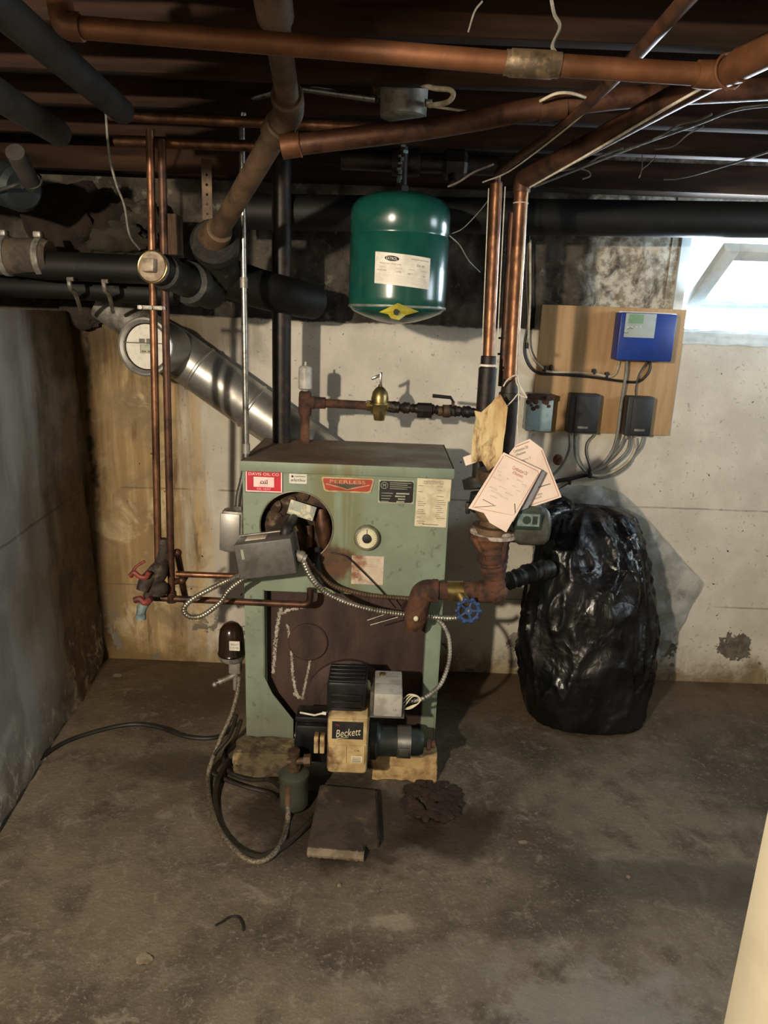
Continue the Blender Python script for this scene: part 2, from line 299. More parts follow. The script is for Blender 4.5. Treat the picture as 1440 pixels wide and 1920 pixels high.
# clear plastic sheet
t = NT('clear_plastic_sheet')
t.bump(t.noise(30, 6, .6, (1, 1, .5), dist=.8), .6, .01)
t.set(t.mix(t.ramp(t.noise(12), .4, .6), '#b0b3af', '#8b8f8b'), .25, 0, .5)
tr = t.n.new('ShaderNodeBsdfTransparent'); mx = t.n.new('ShaderNodeMixShader')
t.L(t.ramp(t.noise(9, 6, .6, dist=.6), .35, .7, .45, .82), mx.inputs[0])
t.L(tr.outputs[0], mx.inputs[1]); t.L(t.b.outputs[0], mx.inputs[2]); t.L(mx.outputs[0], t.out.inputs[0])
M['clear'] = t.m
# window glass
t = NT('window_glass')
t.set('#eef4f6', .05, 0, .5)
tr = t.n.new('ShaderNodeBsdfTransparent'); mx = t.n.new('ShaderNodeMixShader'); mx.inputs[0].default_value = .12
gl = t.n.new('ShaderNodeBsdfGlossy'); gl.inputs['Roughness'].default_value = .03
t.L(tr.outputs[0], mx.inputs[1]); t.L(gl.outputs[0], mx.inputs[2]); t.L(mx.outputs[0], t.out.inputs[0])
M['glass'] = t.m

# ------------------------------------------------------------------ mesh builder
ORG = {}
def basis_for(d):
    d = d.normalized(); a = V((0, 0, 1)) if abs(d.z) < .9 else V((1, 0, 0))
    x = a.cross(d).normalized(); y = d.cross(x); return x, y, d
def fillet(pts, r, n=7):
    pts = [V(p) for p in pts]; out = [pts[0]]
    for i in range(1, len(pts) - 1):
        a, b, c = pts[i - 1], pts[i], pts[i + 1]
        u = (a - b); w = (c - b); k = min(r, u.length * .48, w.length * .48)
        p, q = b + u.normalized() * k, b + w.normalized() * k
        for j in range(n + 1):
            s = j / n; out.append(p * (1 - s) ** 2 + b * 2 * s * (1 - s) + q * s * s)
    out.append(pts[-1]); return out
def spline(pts, n=10):
    pts = [V(p) for p in pts]; P = [2 * pts[0] - pts[1]] + pts + [2 * pts[-1] - pts[-2]]; out = []
    for i in range(1, len(P) - 2):
        p0, p1, p2, p3 = P[i - 1:i + 3]
        for j in range(n):
            s = j / n
            out.append(.5 * ((2 * p1) + (p2 - p0) * s + (2 * p0 - 5 * p1 + 4 * p2 - p3) * s * s + (3 * p1 - p0 - 3 * p2 + p3) * s ** 3))
    out.append(pts[-1]); return out
def resample(pts, step):
    out = [pts[0]]; acc = 0.
    for a, b in zip(pts, pts[1:]):
        L = (b - a).length
        if L < 1e-9: continue
        d = step - acc
        while d <= L:
            out.append(a + (b - a) * (d / L)); d += step
        acc = L - (d - step)
    out.append(pts[-1]); return out
class MB:
    def __init__(s): s.bm = bmesh.new()
    def _merge(s, b2, mat=None):
        me = bpy.data.meshes.new('tmp'); b2.to_mesh(me); b2.free()
        if mat: me.transform(mat)
        s.bm.from_mesh(me); bpy.data.meshes.remove(me); return s
    def box(s, c, size, bevel=0., rot=None, seg=2):
        b = bmesh.new(); bmesh.ops.create_cube(b, size=1)
        for v in b.verts: v.co = V((v.co.x * size[0], v.co.y * size[1], v.co.z * size[2]))
        if bevel: bmesh.ops.bevel(b, geom=b.edges[:], offset=min(bevel, min(size) * .45), segments=seg, affect='EDGES', profile=.5)
        mt = Matrix.Translation(V(c))
        if rot is not None: mt = mt @ (rot.to_4x4() if len(rot) == 3 else rot)
        return s._merge(b, mt)
    def bx(s, x0, x1, y0, y1, z0, z1, bevel=0.):
        return s.box(((x0 + x1) / 2, (y0 + y1) / 2, (z0 + z1) / 2), (abs(x1 - x0), abs(y1 - y0), abs(z1 - z0)), bevel)
    def tube(s, pts, r, n=14, cap=True):
        pts = [V(p) for p in pts]; k = len(pts)
        rr = r if isinstance(r, (list, tuple)) else [r] * k
        bm = s.bm; rings = []; x = None
        for i, p in enumerate(pts):
            d = (pts[min(i + 1, k - 1)] - pts[max(i - 1, 0)])
            if d.length < 1e-9: d = V((0, 0, 1))
            d.normalize()
            if x is None: x, y, _ = basis_for(d)
            else:
                x = x - d * x.dot(d)
                if x.length < 1e-6: x, y, _ = basis_for(d)
                x.normalize(); y = d.cross(x)
            rings.append([bm.verts.new(p + (x * math.cos(2 * PI * j / n) + y * math.sin(2 * PI * j / n)) * rr[i]) for j in range(n)])
        for a, b in zip(rings, rings[1:]):
            for j in range(n):
                bm.faces.new((a[j], a[(j + 1) % n], b[(j + 1) % n], b[j]))
        if cap:
            bm.faces.new(rings[0][::-1]); bm.faces.new(rings[-1])
        return s
    def cyl(s, p, q, r, r2=None, n=24): return s.tube([p, q], [r, r if r2 is None else r2], n)
    def lathe(s, p, d, prof, n=32, cap=True):
        p = V(p); d = V(d).normalized(); pts = [p + d * a for a, _ in prof]
        x, y, _ = basis_for(d); bm = s.bm; rings = []
        for (a, r) in prof:
            c = p + d * a
            rings.append([bm.verts.new(c + (x * math.cos(2 * PI * j / n) + y * math.sin(2 * PI * j / n)) * max(r, 1e-4)) for j in range(n)])
        for a, b in zip(rings, rings[1:]):
            for j in range(n): bm.faces.new((a[j], a[(j + 1) % n], b[(j + 1) % n], b[j]))
        if cap: bm.faces.new(rings[0][::-1]); bm.faces.new(rings[-1])
        return s
    def ball(s, c, r, sc=(1, 1, 1), n=16):
        b = bmesh.new(); bmesh.ops.create_uvsphere(b, u_segments=n, v_segments=max(6, n // 2), radius=r)
        return s._merge(b, Matrix.Translation(V(c)) @ Matrix.Diagonal((*sc, 1)))
    def ring(s, c, d, R, r, n=28, m=10, sx=1, sy=1):
        x, y, d = basis_for(V(d)); c = V(c)
        pts = [c + (x * math.cos(2 * PI * i / n) * sx + y * math.sin(2 * PI * i / n) * sy) * R for i in range(n)]
        bm = s.bm; rings = []
        for i in range(n):
            o = (pts[i] - c).normalized()
            rings.append([bm.verts.new(pts[i] + (o * math.cos(2 * PI * j / m) + d * math.sin(2 * PI * j / m)) * r) for j in range(m)])
        for i in range(n):
            a, b = rings[i], rings[(i + 1) % n]
            for j in range(m): bm.faces.new((a[j], a[(j + 1) % m], b[(j + 1) % m], b[j]))
        return s
    def plate(s, outer, thick, holes=(), frame=None):
        """outline in (u,v) of frame (origin, U, Vv, N); extruded back along -N by thick"""
        o, U, W, N = frame; bm = bmesh.new(); ed = []
        for loop in [outer] + list(holes):
            vs = [bm.verts.new(o + U * a + W * b) for a, b in loop]
            ed += [bm.edges.new((vs[i], vs[(i + 1) % len(vs)])) for i in range(len(vs))]
        bmesh.ops.triangle_fill(bm, edges=ed, use_beauty=True, use_dissolve=False)
        bmesh.ops.recalc_face_normals(bm, faces=bm.faces[:])
        r = bmesh.ops.extrude_face_region(bm, geom=bm.faces[:])
        for v in r['geom']:
            if isinstance(v, bmesh.types.BMVert): v.co -= N * thick
        bmesh.ops.recalc_face_normals(bm, faces=bm.faces[:])
        return s._merge(bm)
    def rect(s, F, u0, u1, v0, v1, th=.0006):
        o, U, W, N = F; bm = s.bm; vs = []
        for d in (0, th):
            for (a, b) in ((u0, v0), (u1, v0), (u1, v1), (u0, v1)): vs.append(bm.verts.new(o + U * a + W * b + N * d))
        for f in ((3, 2, 1, 0), (4, 5, 6, 7), (0, 1, 5, 4), (1, 2, 6, 5), (2, 3, 7, 6), (3, 0, 4, 7)): bm.faces.new([vs[i] for i in f])
        return s
    def text(s, F, body, u, v, h, width=None, lift=.0008, align='CENTER', shear=0.):
        cu = bpy.data.curves.new('tmpfont', 'FONT'); cu.body = body; cu.size = 1; cu.align_x = 'LEFT'; cu.extrude = .0; cu.shear = shear; cu.resolution_u = 3
        ob = bpy.data.objects.new('tmpfont', cu); COL.objects.link(ob)
        dg = bpy.context.evaluated_depsgraph_get(); me = bpy.data.meshes.new_from_object(ob.evaluated_get(dg))
        bpy.data.objects.remove(ob); bpy.data.curves.remove(cu)
        if not me.vertices: return s
        xs = [q.co.x for q in me.vertices]; ys = [q.co.y for q in me.vertices]; x0, x1, y0, y1 = min(xs), max(xs), min(ys), max(ys)
        sy = h / max(1e-6, y1 - y0); sx = sy if width is None else width / (x1 - x0)
        o, U, W, N = F
        for q in me.vertices:
            a = (q.co.x - (x0 + x1) / 2 if align == 'CENTER' else q.co.x - x0) * sx + u; b = (q.co.y - (y0 + y1) / 2) * sy + v
            q.co = o + U * a + W * b + N * lift
        s.bm.from_mesh(me); bpy.data.meshes.remove(me); return s
    def build(s, name, mat, parent=None, smooth=True, ang=35., origin=None):
        bm = s.bm
        if parent is None or origin is not None:
            if origin is None:
                xs = [v.co for v in bm.verts]
                lo = V((min(v.x for v in xs), min(v.y for v in xs), min(v.z for v in xs))); hi = V((max(v.x for v in xs), max(v.y for v in xs), max(v.z for v in xs)))
                o = V(((lo.x + hi.x) / 2, (lo.y + hi.y) / 2, lo.z))
            else: o = V(origin)
        else: o = ORG[parent.name]
        for v in bm.verts: v.co -= o
        me = bpy.data.meshes.new(name); bm.to_mesh(me); bm.free()
        me.materials.append(M[mat] if isinstance(mat, str) else mat)
        if smooth:
            me.polygons.foreach_set('use_smooth', [True] * len(me.polygons)); me.set_sharp_from_angle(angle=math.radians(ang))
        ob = bpy.data.objects.new(name, me); COL.objects.link(ob)
        if parent is not None:
            ob.parent = parent; ob.location = o - ORG[parent.name]
        else: ob.location = o
        ORG[ob.name] = o
        return ob
def tag(o, label, cat, group=None, kind=None):
    o['label'] = label; o['category'] = cat
    if group: o['group'] = group
    if kind: o['kind'] = kind
    return o
def thing(name, loc, label, cat, group=None):
    o = bpy.data.objects.new(name, None); COL.objects.link(o); o.location = V(loc); o.empty_display_size = .05
    ORG[o.name] = V(loc); return tag(o, label, cat, group)
def struct(o): o['kind'] = 'structure'; return o
def frame_front(px, py, Y, lift=0.):            # vertical plane facing the room
    p = at(px, py, Y); p.y -= lift
    return (p, V((1, 0, 0)), V((0, 0, 1)), V((0, -1, 0)))
def frame3(o, a, b):                             # origin, point along u, point along v
    U = (a - o).normalized(); W = (b - o); W = (W - U * W.dot(U)).normalized(); return (V(o), U, W, U.cross(W))
def FP(px, py, Y): p = at(px, py, Y); return (p.x, p.z)
LB = (-.95, -.60, 1.72); PB = 330.0; PW = 160.0; PW2 = 34.0; SKY = 6.0; EXPO = 0.0
# ================================================================== SETTING
def grid_mesh(nu, nv, fn):
    b = MB(); vs = [[b.bm.verts.new(fn(i / nu, j / nv)) for j in range(nv + 1)] for i in range(nu + 1)]
    for i in range(nu):
        for j in range(nv): b.bm.faces.new((vs[i][j], vs[i + 1][j], vs[i + 1][j + 1], vs[i][j + 1]))
    return b
def fbm(x, y, z, o=4): return noise.fractal(V((x, y, z)), 1.0, 2.0, o)

YW, YU = 2.79, 2.83
WX0, WX1, WZ0, WZ1 = 1.065, 2.0, 1.425, 1.90
def floor_fn(u, v):
    x = -2.0 + 4.6 * u; y = -2.6 + 5.6 * v
    return V((x, y, .005 * fbm(x * 1.7, y * 1.7, 0, 3)))
b = grid_mesh(92, 112, floor_fn); b.bx(-2.0, 2.6, -2.6, 3.0, -.1, -.03)
struct(b.build('floor', 'floor', origin=(0, 0, 0)))

b = MB()
b.bx(-1.8, 2.6, YW, YW + .35, -.1, 1.425)                               # lower, painted
b.bx(-1.8, WX0, YW + .004, YW + .35, 1.425, 1.447)
b.bx(WX1, 2.6, YW + .004, YW + .35, 1.425, 1.447)
def up_fn(u, v):
    x = -1.8 + (WX0 + 1.8) * u; z = 1.44 + .76 * v
    k = .5 + .5 * min(1, max(0, (x + .2) / .9))
    return V((x, YU + .014 * k * fbm(x * 9, z * 9, 2, 5) + .010 * k * fbm(x * 30, z * 30, 5, 3), z))
g = grid_mesh(210, 56, up_fn); me_ = bpy.data.meshes.new('t'); g.bm.to_mesh(me_); g.bm.free(); b.bm.from_mesh(me_); bpy.data.meshes.remove(me_)
b.bx(-1.8, WX0, YU + .03, YW + .35, 1.44, 2.2)
b.bx(WX0 - .03, WX0, YU - .004, YU + .05, 1.447, 2.2)
b.bx(WX1, 2.6, YU, YW + .35, 1.44, 2.2)
b.bx(WX0, WX1, YU, YW + .35, WZ1, 2.2)
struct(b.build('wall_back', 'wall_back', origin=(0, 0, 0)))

def xl(y): return -1.2 + max(0, min(1.3, 2.8 - y)) * .095
def lw(u, v):
    y = -2.6 + 5.42 * u; z = -.02 + 1.465 * v
    low = max(0, 1 - z / .55); cor = max(0, 1 - (2.8 - y) / .3)
    x = xl(y) + .006 * fbm(y * 3, z * 3, 1, 4) + low * low * (.03 + .022 * fbm(y * 6, z * 9, 4, 5)) + cor * .02 * fbm(y * 7, z * 3, 8, 4) - .004
    return V((x, y, z))
b = grid_mesh(190, 70, lw)
b.bx(-1.62, -1.24, -2.6, 2.82, 1.30, 1.436)
b.bx(-1.75, -1.62, -2.6, 2.95, 1.2, 2.2)
struct(b.build('wall_left', 'wall_left', origin=(0, 0, 0)))
b = MB(); b.bx(2.5, 2.6, -2.6, 3.0, -.1, 1.42); b.bx(2.5, 2.6, -2.6, 1.0, 1.42, 2.25); b.bx(2.5, 2.6, 2.1, 3.0, 1.42, 2.25); b.bx(2.5, 2.6, 1.0, 2.1, 1.94, 2.25); struct(b.build('wall_right', pm('plain_concrete', '#8f8b82', '#7c776d', 6, rough=.85), origin=(0, 0, 0)))
b = MB(); b.bx(-1.8, 2.6, -2.7, -2.6, -.1, 2.25); struct(b.build('wall_rear', bpy.data.materials['plain_concrete'], origin=(0, 0, 0)))
b = MB()
y = -2.6
while y < 3.1: b.bx(-1.8, 2.6, y, y + .138, 2.2, 2.225); y += .14
struct(b.build('ceiling', 'wood_board', origin=(0, 0, 0)))
w2 = MB(); w2.bx(2.51, 2.58, 1.0, 1.05, 1.42, 1.94); w2.bx(2.51, 2.58, 2.05, 2.1, 1.42, 1.94); w2.bx(2.51, 2.58, 1.05, 2.05, 1.42, 1.46); w2.bx(2.51, 2.58, 1.05, 2.05, 1.90, 1.94); w2.bx(2.52, 2.57, 1.53, 1.57, 1.46, 1.90)
w2 = struct(w2.build('window_2', 'window_paint')); g = MB(); g.bx(2.543, 2.547, 1.05, 2.05, 1.46, 1.90); g.build('glass_pane', 'glass', w2)
# cream painted post close to the camera, right
p = at(1396, 1720, .86)
b = MB(); b.bx(p.x, p.x + .12, .74, .86, 0, 2.2, .004)
struct(b.build('trim_1', 'white_trim'))

# joists run across the room
orders = ['the nearest overhead', 'the second from the camera', 'the third from the camera', 'just in front of the expansion tank hanger', 'the fourth from the camera', 'the one above the green tank', 'the last before the wall plate']
JY = [.62, .96, 1.27, 1.57, 1.86, 2.15, 2.46]
jl = ['dark wooden ceiling joist directly above the copper main', 'dark wooden ceiling joist second from the viewer', 'dark wooden ceiling joist just behind the near copper main',
      'dark wooden ceiling joist above the round metal junction box', 'dark wooden ceiling joist above the green expansion tank', 'dark wooden ceiling joist above the two copper risers', 'dark wooden ceiling joist last before the plate over the window']
for yy, lb in zip(JY, jl):
    b = grid_mesh(1, 1, lambda u, v: V((0, 0, -9))); b = MB()
    b.box((.4, yy, 2.09), (4.38, .042, .212), .003)
    for vtx in b.bm.verts: vtx.co.z += .006 * fbm(vtx.co.x, yy * 3, vtx.co.z, 3)
    tag(b.build('floor_joist', 'wood_dark'), lb, 'joist', 'joists across the ceiling')
b = MB(); b.bx(-1.6, 2.45, 2.70, 2.80, 1.925, 2.02, .006)
tag(b.build('sill_plate', 'wood_dark'), 'dark timber plate running along the wall above the window and black pipe', 'beam')

# ------------------------------------------------------------------ window
wf = MB()
wf.bx(WX0, WX0 + .035, YU - .02, YU + .14, WZ0, WZ1); wf.bx(WX1 - .035, WX1, YU - .02, YU + .14, WZ0, WZ1)
wf.bx(WX0, WX1, YU - .02, YU + .14, WZ1 - .045, WZ1)
wf.bx(WX0 + .035, WX0 + .06, YU + .06, YU + .085, WZ0, WZ1 - .045); wf.bx(WX0 + .035, WX1 - .035, YU + .06, YU + .085, WZ1 - .07, WZ1 - .045)
w1 = struct(wf.build('window_1', 'window_paint'))
s_ = MB()
def sill_fn(u, v):
    x = WX0 + .01 + (WX1 - WX0 - .01) * u
    pts = [(YW - .012, 1.412), (YW - .014, 1.455), (YW + .0, 1.468), (YU + .14, 1.51)]
    k = min(2, int(v * 3)); f = v * 3 - k
    a, c = pts[k], pts[k + 1]
    return V((x, a[0] + (c[0] - a[0]) * f + .003 * fbm(x * 12, v * 9, 0), a[1] + (c[1] - a[1]) * f + .004 * fbm(x * 14, v * 9, 3)))
s_ = grid_mesh(60, 18, sill_fn)
s_.bx(WX0 + .01, WX1, YW + .0, YW + .2, 1.41, 1.45)
s_.build('window_sill', 'window_paint', w1)
# hopper sash: hinged at the bottom, tipped into the room
h0 = V((WX0 + .05, YU + .02, 1.545)); top = at(1357, 462, 2.56); dirv = V((0, top.y - h0.y, top.z - h0.z)); L = dirv.length
Wd = dirv.normalized(); Ud = V((1, 0, 0)); Nd = Ud.cross(Wd); sw = WX1 - .05 - h0.x
Rm = Matrix((Ud, Wd, Nd)).transposed()
s_ = MB()
def sb(u0, u1, v0, v1): s_.box(h0 + Ud * (u0 + u1) / 2 + Wd * (v0 + v1) / 2, (u1 - u0, v1 - v0, .034), .003, Rm)
sb(0, .052, 0, L); sb(sw - .05, sw, 0, L); sb(.05, sw - .048, 0, .045); sb(.05, sw - .048, L - .05, L)
sash = s_.build('window_sash', 'window_paint', w1)
g = MB(); g.box(h0 + Ud * sw / 2 + Wd * L / 2, (sw - .1, L - .09, .004), 0, Rm); g.build('glass_pane', 'glass', sash)

# ================================================================== BOILER
BX0, BX1, BY0, BY1, BZ0, BZ1 = -.432, .200, 2.10, 2.53, .052, 1.031
BO = V(((BX0 + BX1) / 2, (BY0 + BY1) / 2, BZ0))
boiler = thing('boiler', BO, 'green enamelled floor-standing oil boiler with rusty top and stickers on its front', 'boiler')
FR = (V((0, BY0, 0)), V((1, 0, 0)), V((0, 0, 1)), V((0, -1, 0)))
def F(px, py, Y=BY0): p = at(px, py, Y); return (p.x, p.z)
hc = F(556, 988); hr = .112
hole = [(hc[0] + hr * 1.02 * math.cos(2 * PI * i / 40), hc[1] + hr * math.sin(2 * PI * i / 40)) for i in range(40)]
ox0, ox1, oz = F(494, 1250)[0], F(797, 1250)[0], F(640, 1112)[1]
zt = BZ1 - .026
b = MB()
tri = F(550, 1345)
b.plate([(BX0, BZ0), (tri[0], BZ0), (tri[0], tri[1] - .01), (ox0 + .028, tri[1] + .085), (ox0, tri[1] + .15), (ox0, oz), (ox1, oz), (ox1, BZ0), (BX1 - .008, BZ0), (BX1 - .002, zt), (BX0, zt)], .004, [hole], FR)
b.bx(BX0, BX0 + .004, BY0 + .002, BY1, BZ0, zt); b.bx(BX1 - .006, BX1 - .002, BY0 + .002, BY1, BZ0, zt); b.bx(BX0, BX1, BY1 - .004, BY1, BZ0, zt)
b.bx(ox0, ox0 + .003, BY0 + .003, BY0 + .06, BZ0, oz); b.bx(ox1 - .003, ox1, BY0 + .003, BY0 + .06, BZ0, oz); b.bx(ox0, ox1, BY0 + .003, BY0 + .06, oz - .003, oz)
b.build('jacket', 'boiler_green', boiler, ang=30)
# top with a folded front lip
b = MB()
b.plate([(BX0 - .004, BY0 - .01), (BX1 + .006, BY0 - .01), (BX1 + .006, BY1), (BX0 - .004, BY1)], .003, [], (V((0, 0, BZ1)), V((1, 0, 0)), V((0, 1, 0)), V((0, 0, 1))))
b.build('top_cover', 'boiler_top', boiler)
b = MB(); b.bx(BX0 - .004, BX1 + .006, BY0 - .012, BY0 - .008, BZ1 - .03, BZ1 + .001, .001); b.bx(BX1 + .003, BX1 + .007, BY0 - .01, BY1, BZ1 - .03, BZ1); b.bx(BX0 - .005, BX0 - .002, BY0 - .01, BY1, BZ1 - .03, BZ1)
b.build('top_lip', 'boiler_green', boiler)
# cast front seen through the lower opening
yb = BY0 + .062
b = MB(); b.bx(BX0 + .02, BX1 - .02, yb, yb + .2, BZ0 + .01, oz + .05)
b.build('burner_door', 'boiler_iron', boiler)
dc = at(578, 1203, yb)
b = MB(); b.lathe((dc.x, yb + .01, dc.z), (0, -1, 0), [(0, .066), (.016, .066), (.020, .062), (.0205, .001)], 40)
b.build('inspection_cover', 'boiler_iron', boiler)
dc2 = at(655, 1308, yb)
b = MB(); b.lathe((dc2.x, yb + .005, dc2.z), (0, -1, 0), [(0, .145), (.022, .145), (.027, .138), (.028, .10), (.034, .098), (.035, .001)], 48)
b.build('burner_flange', 'iron_rust' if False else 'boiler_iron', boiler)
# white mineral runs on the iron
b = MB()
for path, w in (([(527, 1140), (519, 1180), (515, 1230), (512, 1262)], .010), ([(538, 1172), (546, 1215), (548, 1255), (553, 1290), (560, 1308)], .007), ([(584, 1225), (574, 1275), (567, 1308)], .005), ([(575, 1137), (545, 1143), (527, 1150)], .009), ([(552, 1302), (568, 1310)], .012)):
    pts = resample(spline([at(x, y, yb - .001) for x, y in path], 6), .0022)
    random.seed(int(w * 1e4))
    for q in pts:
        for k in range(2):
            g_ = random.gauss(0, .45)
            b.ball(q + V((g_ * w * .9, 0, random.uniform(-.003, .003))), random.uniform(.0012, .0040) * (1.2 - min(1, abs(g_))), (1, .22, 1.5), 6)
b.build('mineral_streak', 'mineral', boiler)
# inside of the round opening
b = MB(); b.lathe((hc[0], BY0 + .055, hc[1]), (0, -1, 0), [(0, hr + .02), (.004, hr + .02), (.005, .001)], 40)
for i in range(26):
    a = random.uniform(0, 2 * PI); r_ = hr * math.sqrt(random.uniform(.1, 1)) * .9
    b.ball((hc[0] + r_ * math.cos(a), BY0 + .044, hc[1] + r_ * math.sin(a)), random.uniform(.012, .03), (1, .5, random.uniform(.7, 1.6)), 10)
b.build('opening_insulation', 'boiler_hole', boiler)
b = MB(); b.ring((hc[0], BY0 - .001, hc[1]), (0, 1, 0), hr * 1.01, .0026, 48, 8); b.build('opening_rim', 'gauge_rim', boiler)
q1, q2 = at(602, 955, BY0 + .04), at(612, 1030, BY0 + .03)
b = MB(); b.tube([q1, at(606, 990, BY0 + .025), q2], [.022, .026, .016], 18); b.tube([at(578, 985, BY0 + .03), at(580, 1025, BY0 + .02)], [.014, .012], 14)
b.build('opening_pipe', 'copper_dark', boiler)
# aluminium sticker hanging in the opening
b = MB(); b.tube(spline([at(596, 1030, BY0 + .02), at(592, 1060, BY0 - .012), at(606, 1090, BY0 - .018), at(640, 1108, BY0 - .016)], 8), [.017] * 12 + [.015] * 6 + [.010] * 7, 14); b.build('insulated_lead', 'black', boiler)
c0, c1, c2 = at(538, 962, BY0 - .006), at(586, 977, BY0 - .006), at(549, 933, BY0 - .004)
Fs = frame3(c0, c1, c2); wS = (c1 - c0).length; hS = .045
b = MB(); b.rect(Fs, 0, wS, 0, hS, .001); st = b.build('foil_sticker', 'alu', boiler)
b = MB(); b.rect(Fs, .004, wS * .55, .006, .014, .0016); b.rect(Fs, wS * .52, wS * .58, .004, hS - .006, .0016); b.build('printing', 'cream_label', st)

# ---- stickers and plates on the front
def Ff(px, py): return frame_front(px, py, BY0, .0005)
def wh(px0, px1, py0, py1):
    a = at(px0, py0, BY0); c = at(px1, py1, BY0); return c.x - a.x, a.z - c.z
# red oil-company sign
Fq = Ff(495, 902); w, h = .111, .068
b = MB(); b.rect(Fq, -w / 2 - .002, w / 2 + .002, -h / 2 - .002, h / 2 + .002, .001); sg = b.build('oil_company_sign', 'ink', boiler)
b = MB(); b.rect(Fq, -w / 2, w / 2, -h / 2, h / 2, .0016); b.build('sign_border', 'pink', sg)
b = MB(); b.rect(Fq, -w / 2 + .004, w / 2 - .004, -h / 2 + .004, h / 2 - .004, .0022); b.build('sign_field', 'red_sign', sg)
b = MB(); b.rect(Fq, -.031, .031, -.018, .013, .0028); b.build('sign_panel', 'pink', sg)
b = MB(); b.text(Fq, 'DAVIS OIL CO', 0, .022, .0085, .092, .0026); b.build('lettering', 'pink', sg)
b = MB(); b.text(Fq, 'OIL HEAT', 0, -.024, .006, .042, .0026); b.build('lettering', 'pink', sg)
b = MB(); b.text(Fq, 'oil', 0, -.001, .013, .022, .0032); b.rect(Fq, -.012, .012, -.0075, -.006, .0033); b.build('logo', 'ink', sg)
# small white sticker
Fq = Ff(559, 897.5); w, h = .054, .030
b = MB(); b.box(Fq[0] + V((0, -.0006, 0)), (w, .0016, h), .0007); b.plate([(-w / 2 + .004, -h / 2), (w / 2 - .004, -h / 2), (w / 2, -h / 2 + .004), (w / 2, h / 2 - .004), (w / 2 - .004, h / 2), (-w / 2 + .004, h / 2), (-w / 2, h / 2 - .004), (-w / 2, -h / 2 + .004)], .0016, [], (Fq[0] + V((0, -.0016, 0)), Fq[1], Fq[2], Fq[3]))
ss = b.build('round_corner_sticker', 'white_label', boiler)
b = MB(); b.text(Fq, 'elethu', 0, -.004, .009, .042, .0022); b.rect(Fq, -.010, .022, .0065, .0078, .0022); b.lathe(Fq[0] + V((-.017, -.001, .007)), (0, -1, 0), [(0, .0035), (.0012, .0035)], 16); b.build('lettering', 'ink', ss)
# badge with chevron
Fq = Ff(652, 909); w, h = .160, .046
b = MB()
def trap(w, h, c=.012): return [(-w / 2 + c + .006, -h / 2), (w / 2 - c - .006, -h / 2), (w / 2 - c * .7, -h / 2 + .004), (w / 2, h / 2 - .004), (w / 2 - .003, h / 2), (-w / 2 + .003, h / 2), (-w / 2, h / 2 - .004), (-w / 2 + c * .7, -h / 2 + .004)]
b.plate(trap(w, h), .003, [], (Fq[0] - V((0, .003, 0)), *Fq[1:])); bd = b.build('maker_badge', 'badge_gold', boiler)
b = MB(); b.plate(trap(w - .010, h - .009, .011), .002, [], (Fq[0] - V((0, .004, 0)), *Fq[1:])); b.build('badge_field', 'badge_red', bd)
b = MB(); b.plate([(-.05, .0035), (.05, .0035), (0, -.012)], .001, [], (Fq[0] - V((0, .0046, 0)), *Fq[1:])); b.build('badge_chevron', 'badge_dark', bd)
b = MB(); b.text(Fq, 'PEERLESS', 0, .010, .0105, .108, .0052)
for s in (-1, 1):
    b.plate([(0, -.0145), (s * .066, .001), (s * .066, .0035), (0, -.012)], .0008, [], (Fq[0] - V((0, .0052, 0)), *Fq[1:]))
b.build('lettering', 'badge_gold', bd)
# black rating plate
Fq = Ff(743, 922); w, h = .109, .072
b = MB(); b.rect(Fq, -w / 2, w / 2, -h / 2, h / 2, .001); rp = b.build('rating_plate', 'plate_edge', boiler)
b = MB(); b.plate([(-w / 2 + .008, -h / 2 + .003), (w / 2 - .008, -h / 2 + .003), (w / 2 - .003, -h / 2 + .008), (w / 2 - .003, h / 2 - .008), (w / 2 - .008, h / 2 - .003), (-w / 2 + .008, h / 2 - .003), (-w / 2 + .003, h / 2 - .008), (-w / 2 + .003, -h / 2 + .008)], .0006, [], (Fq[0] - V((0, .0016, 0)), *Fq[1:])); b.build('plate_field', 'black_plate', rp)
b = MB(); b.ring(Fq[0] + V((-.037, -.0018, .019)), (0, 1, 0), .010, .0009, 28, 6); b.text(Fq, 'M', -.037, .019, .010, .008, .0020)
for k in range(4): b.rect(Fq, -.020, .045 - .012 * (k % 2), .027 - k * .006, .0285 - k * .006, .0020)
for k, (a, c) in enumerate(((.0, .040), (-.003, .028), (.006, .028), (.002, .026))):
    zz = -.005 - k * .0085
    b.rect(Fq, a, c, zz - .0022, zz + .0022, .0020); b.rect(Fq, -.045, -.010 - .004 * k, zz - .0008, zz + .0008, .0020)
b.build('lettering', 'plate_edge', rp)
# paper instruction sheet at the right edge
b = MB(); c0, c1, c2 = at(777, 986, BY0 - .001), at(836, 989, BY0 - .001), at(781, 896, BY0 - .001)
Fq = frame3(c0, c1, c2); w, h = (c1 - c0).length, (c2 - c0).length
b.rect(Fq, 0, w, 0, h, .0008); b.rect(Fq, .004, w + .006, h * .55, h, .0009); sh = b.build('instruction_sheet', 'cream_label', boiler)
b = MB(); b.text(Fq, 'MAINTENANCE', w * .52, h - .010, .0075, w * .62, .0014); b.rect(Fq, w * .2, w * .82, h - .0165, h - .0155, .0012)
random.seed(4)
for k in range(20):
    zz = h - .024 - k * .0062
    for a, c in ((.04, .36), (.62, .96)):
        if random.random() < .72:
            x0 = w * (a + random.uniform(0, .06)); b.rect(Fq, x0, x0 + w * random.uniform(.1, c - a - .05), zz, zz + .0014, .0012)
b.rect(Fq, w * .25, w * .75, .006, .008, .0012); b.build('lettering', 'print', sh)
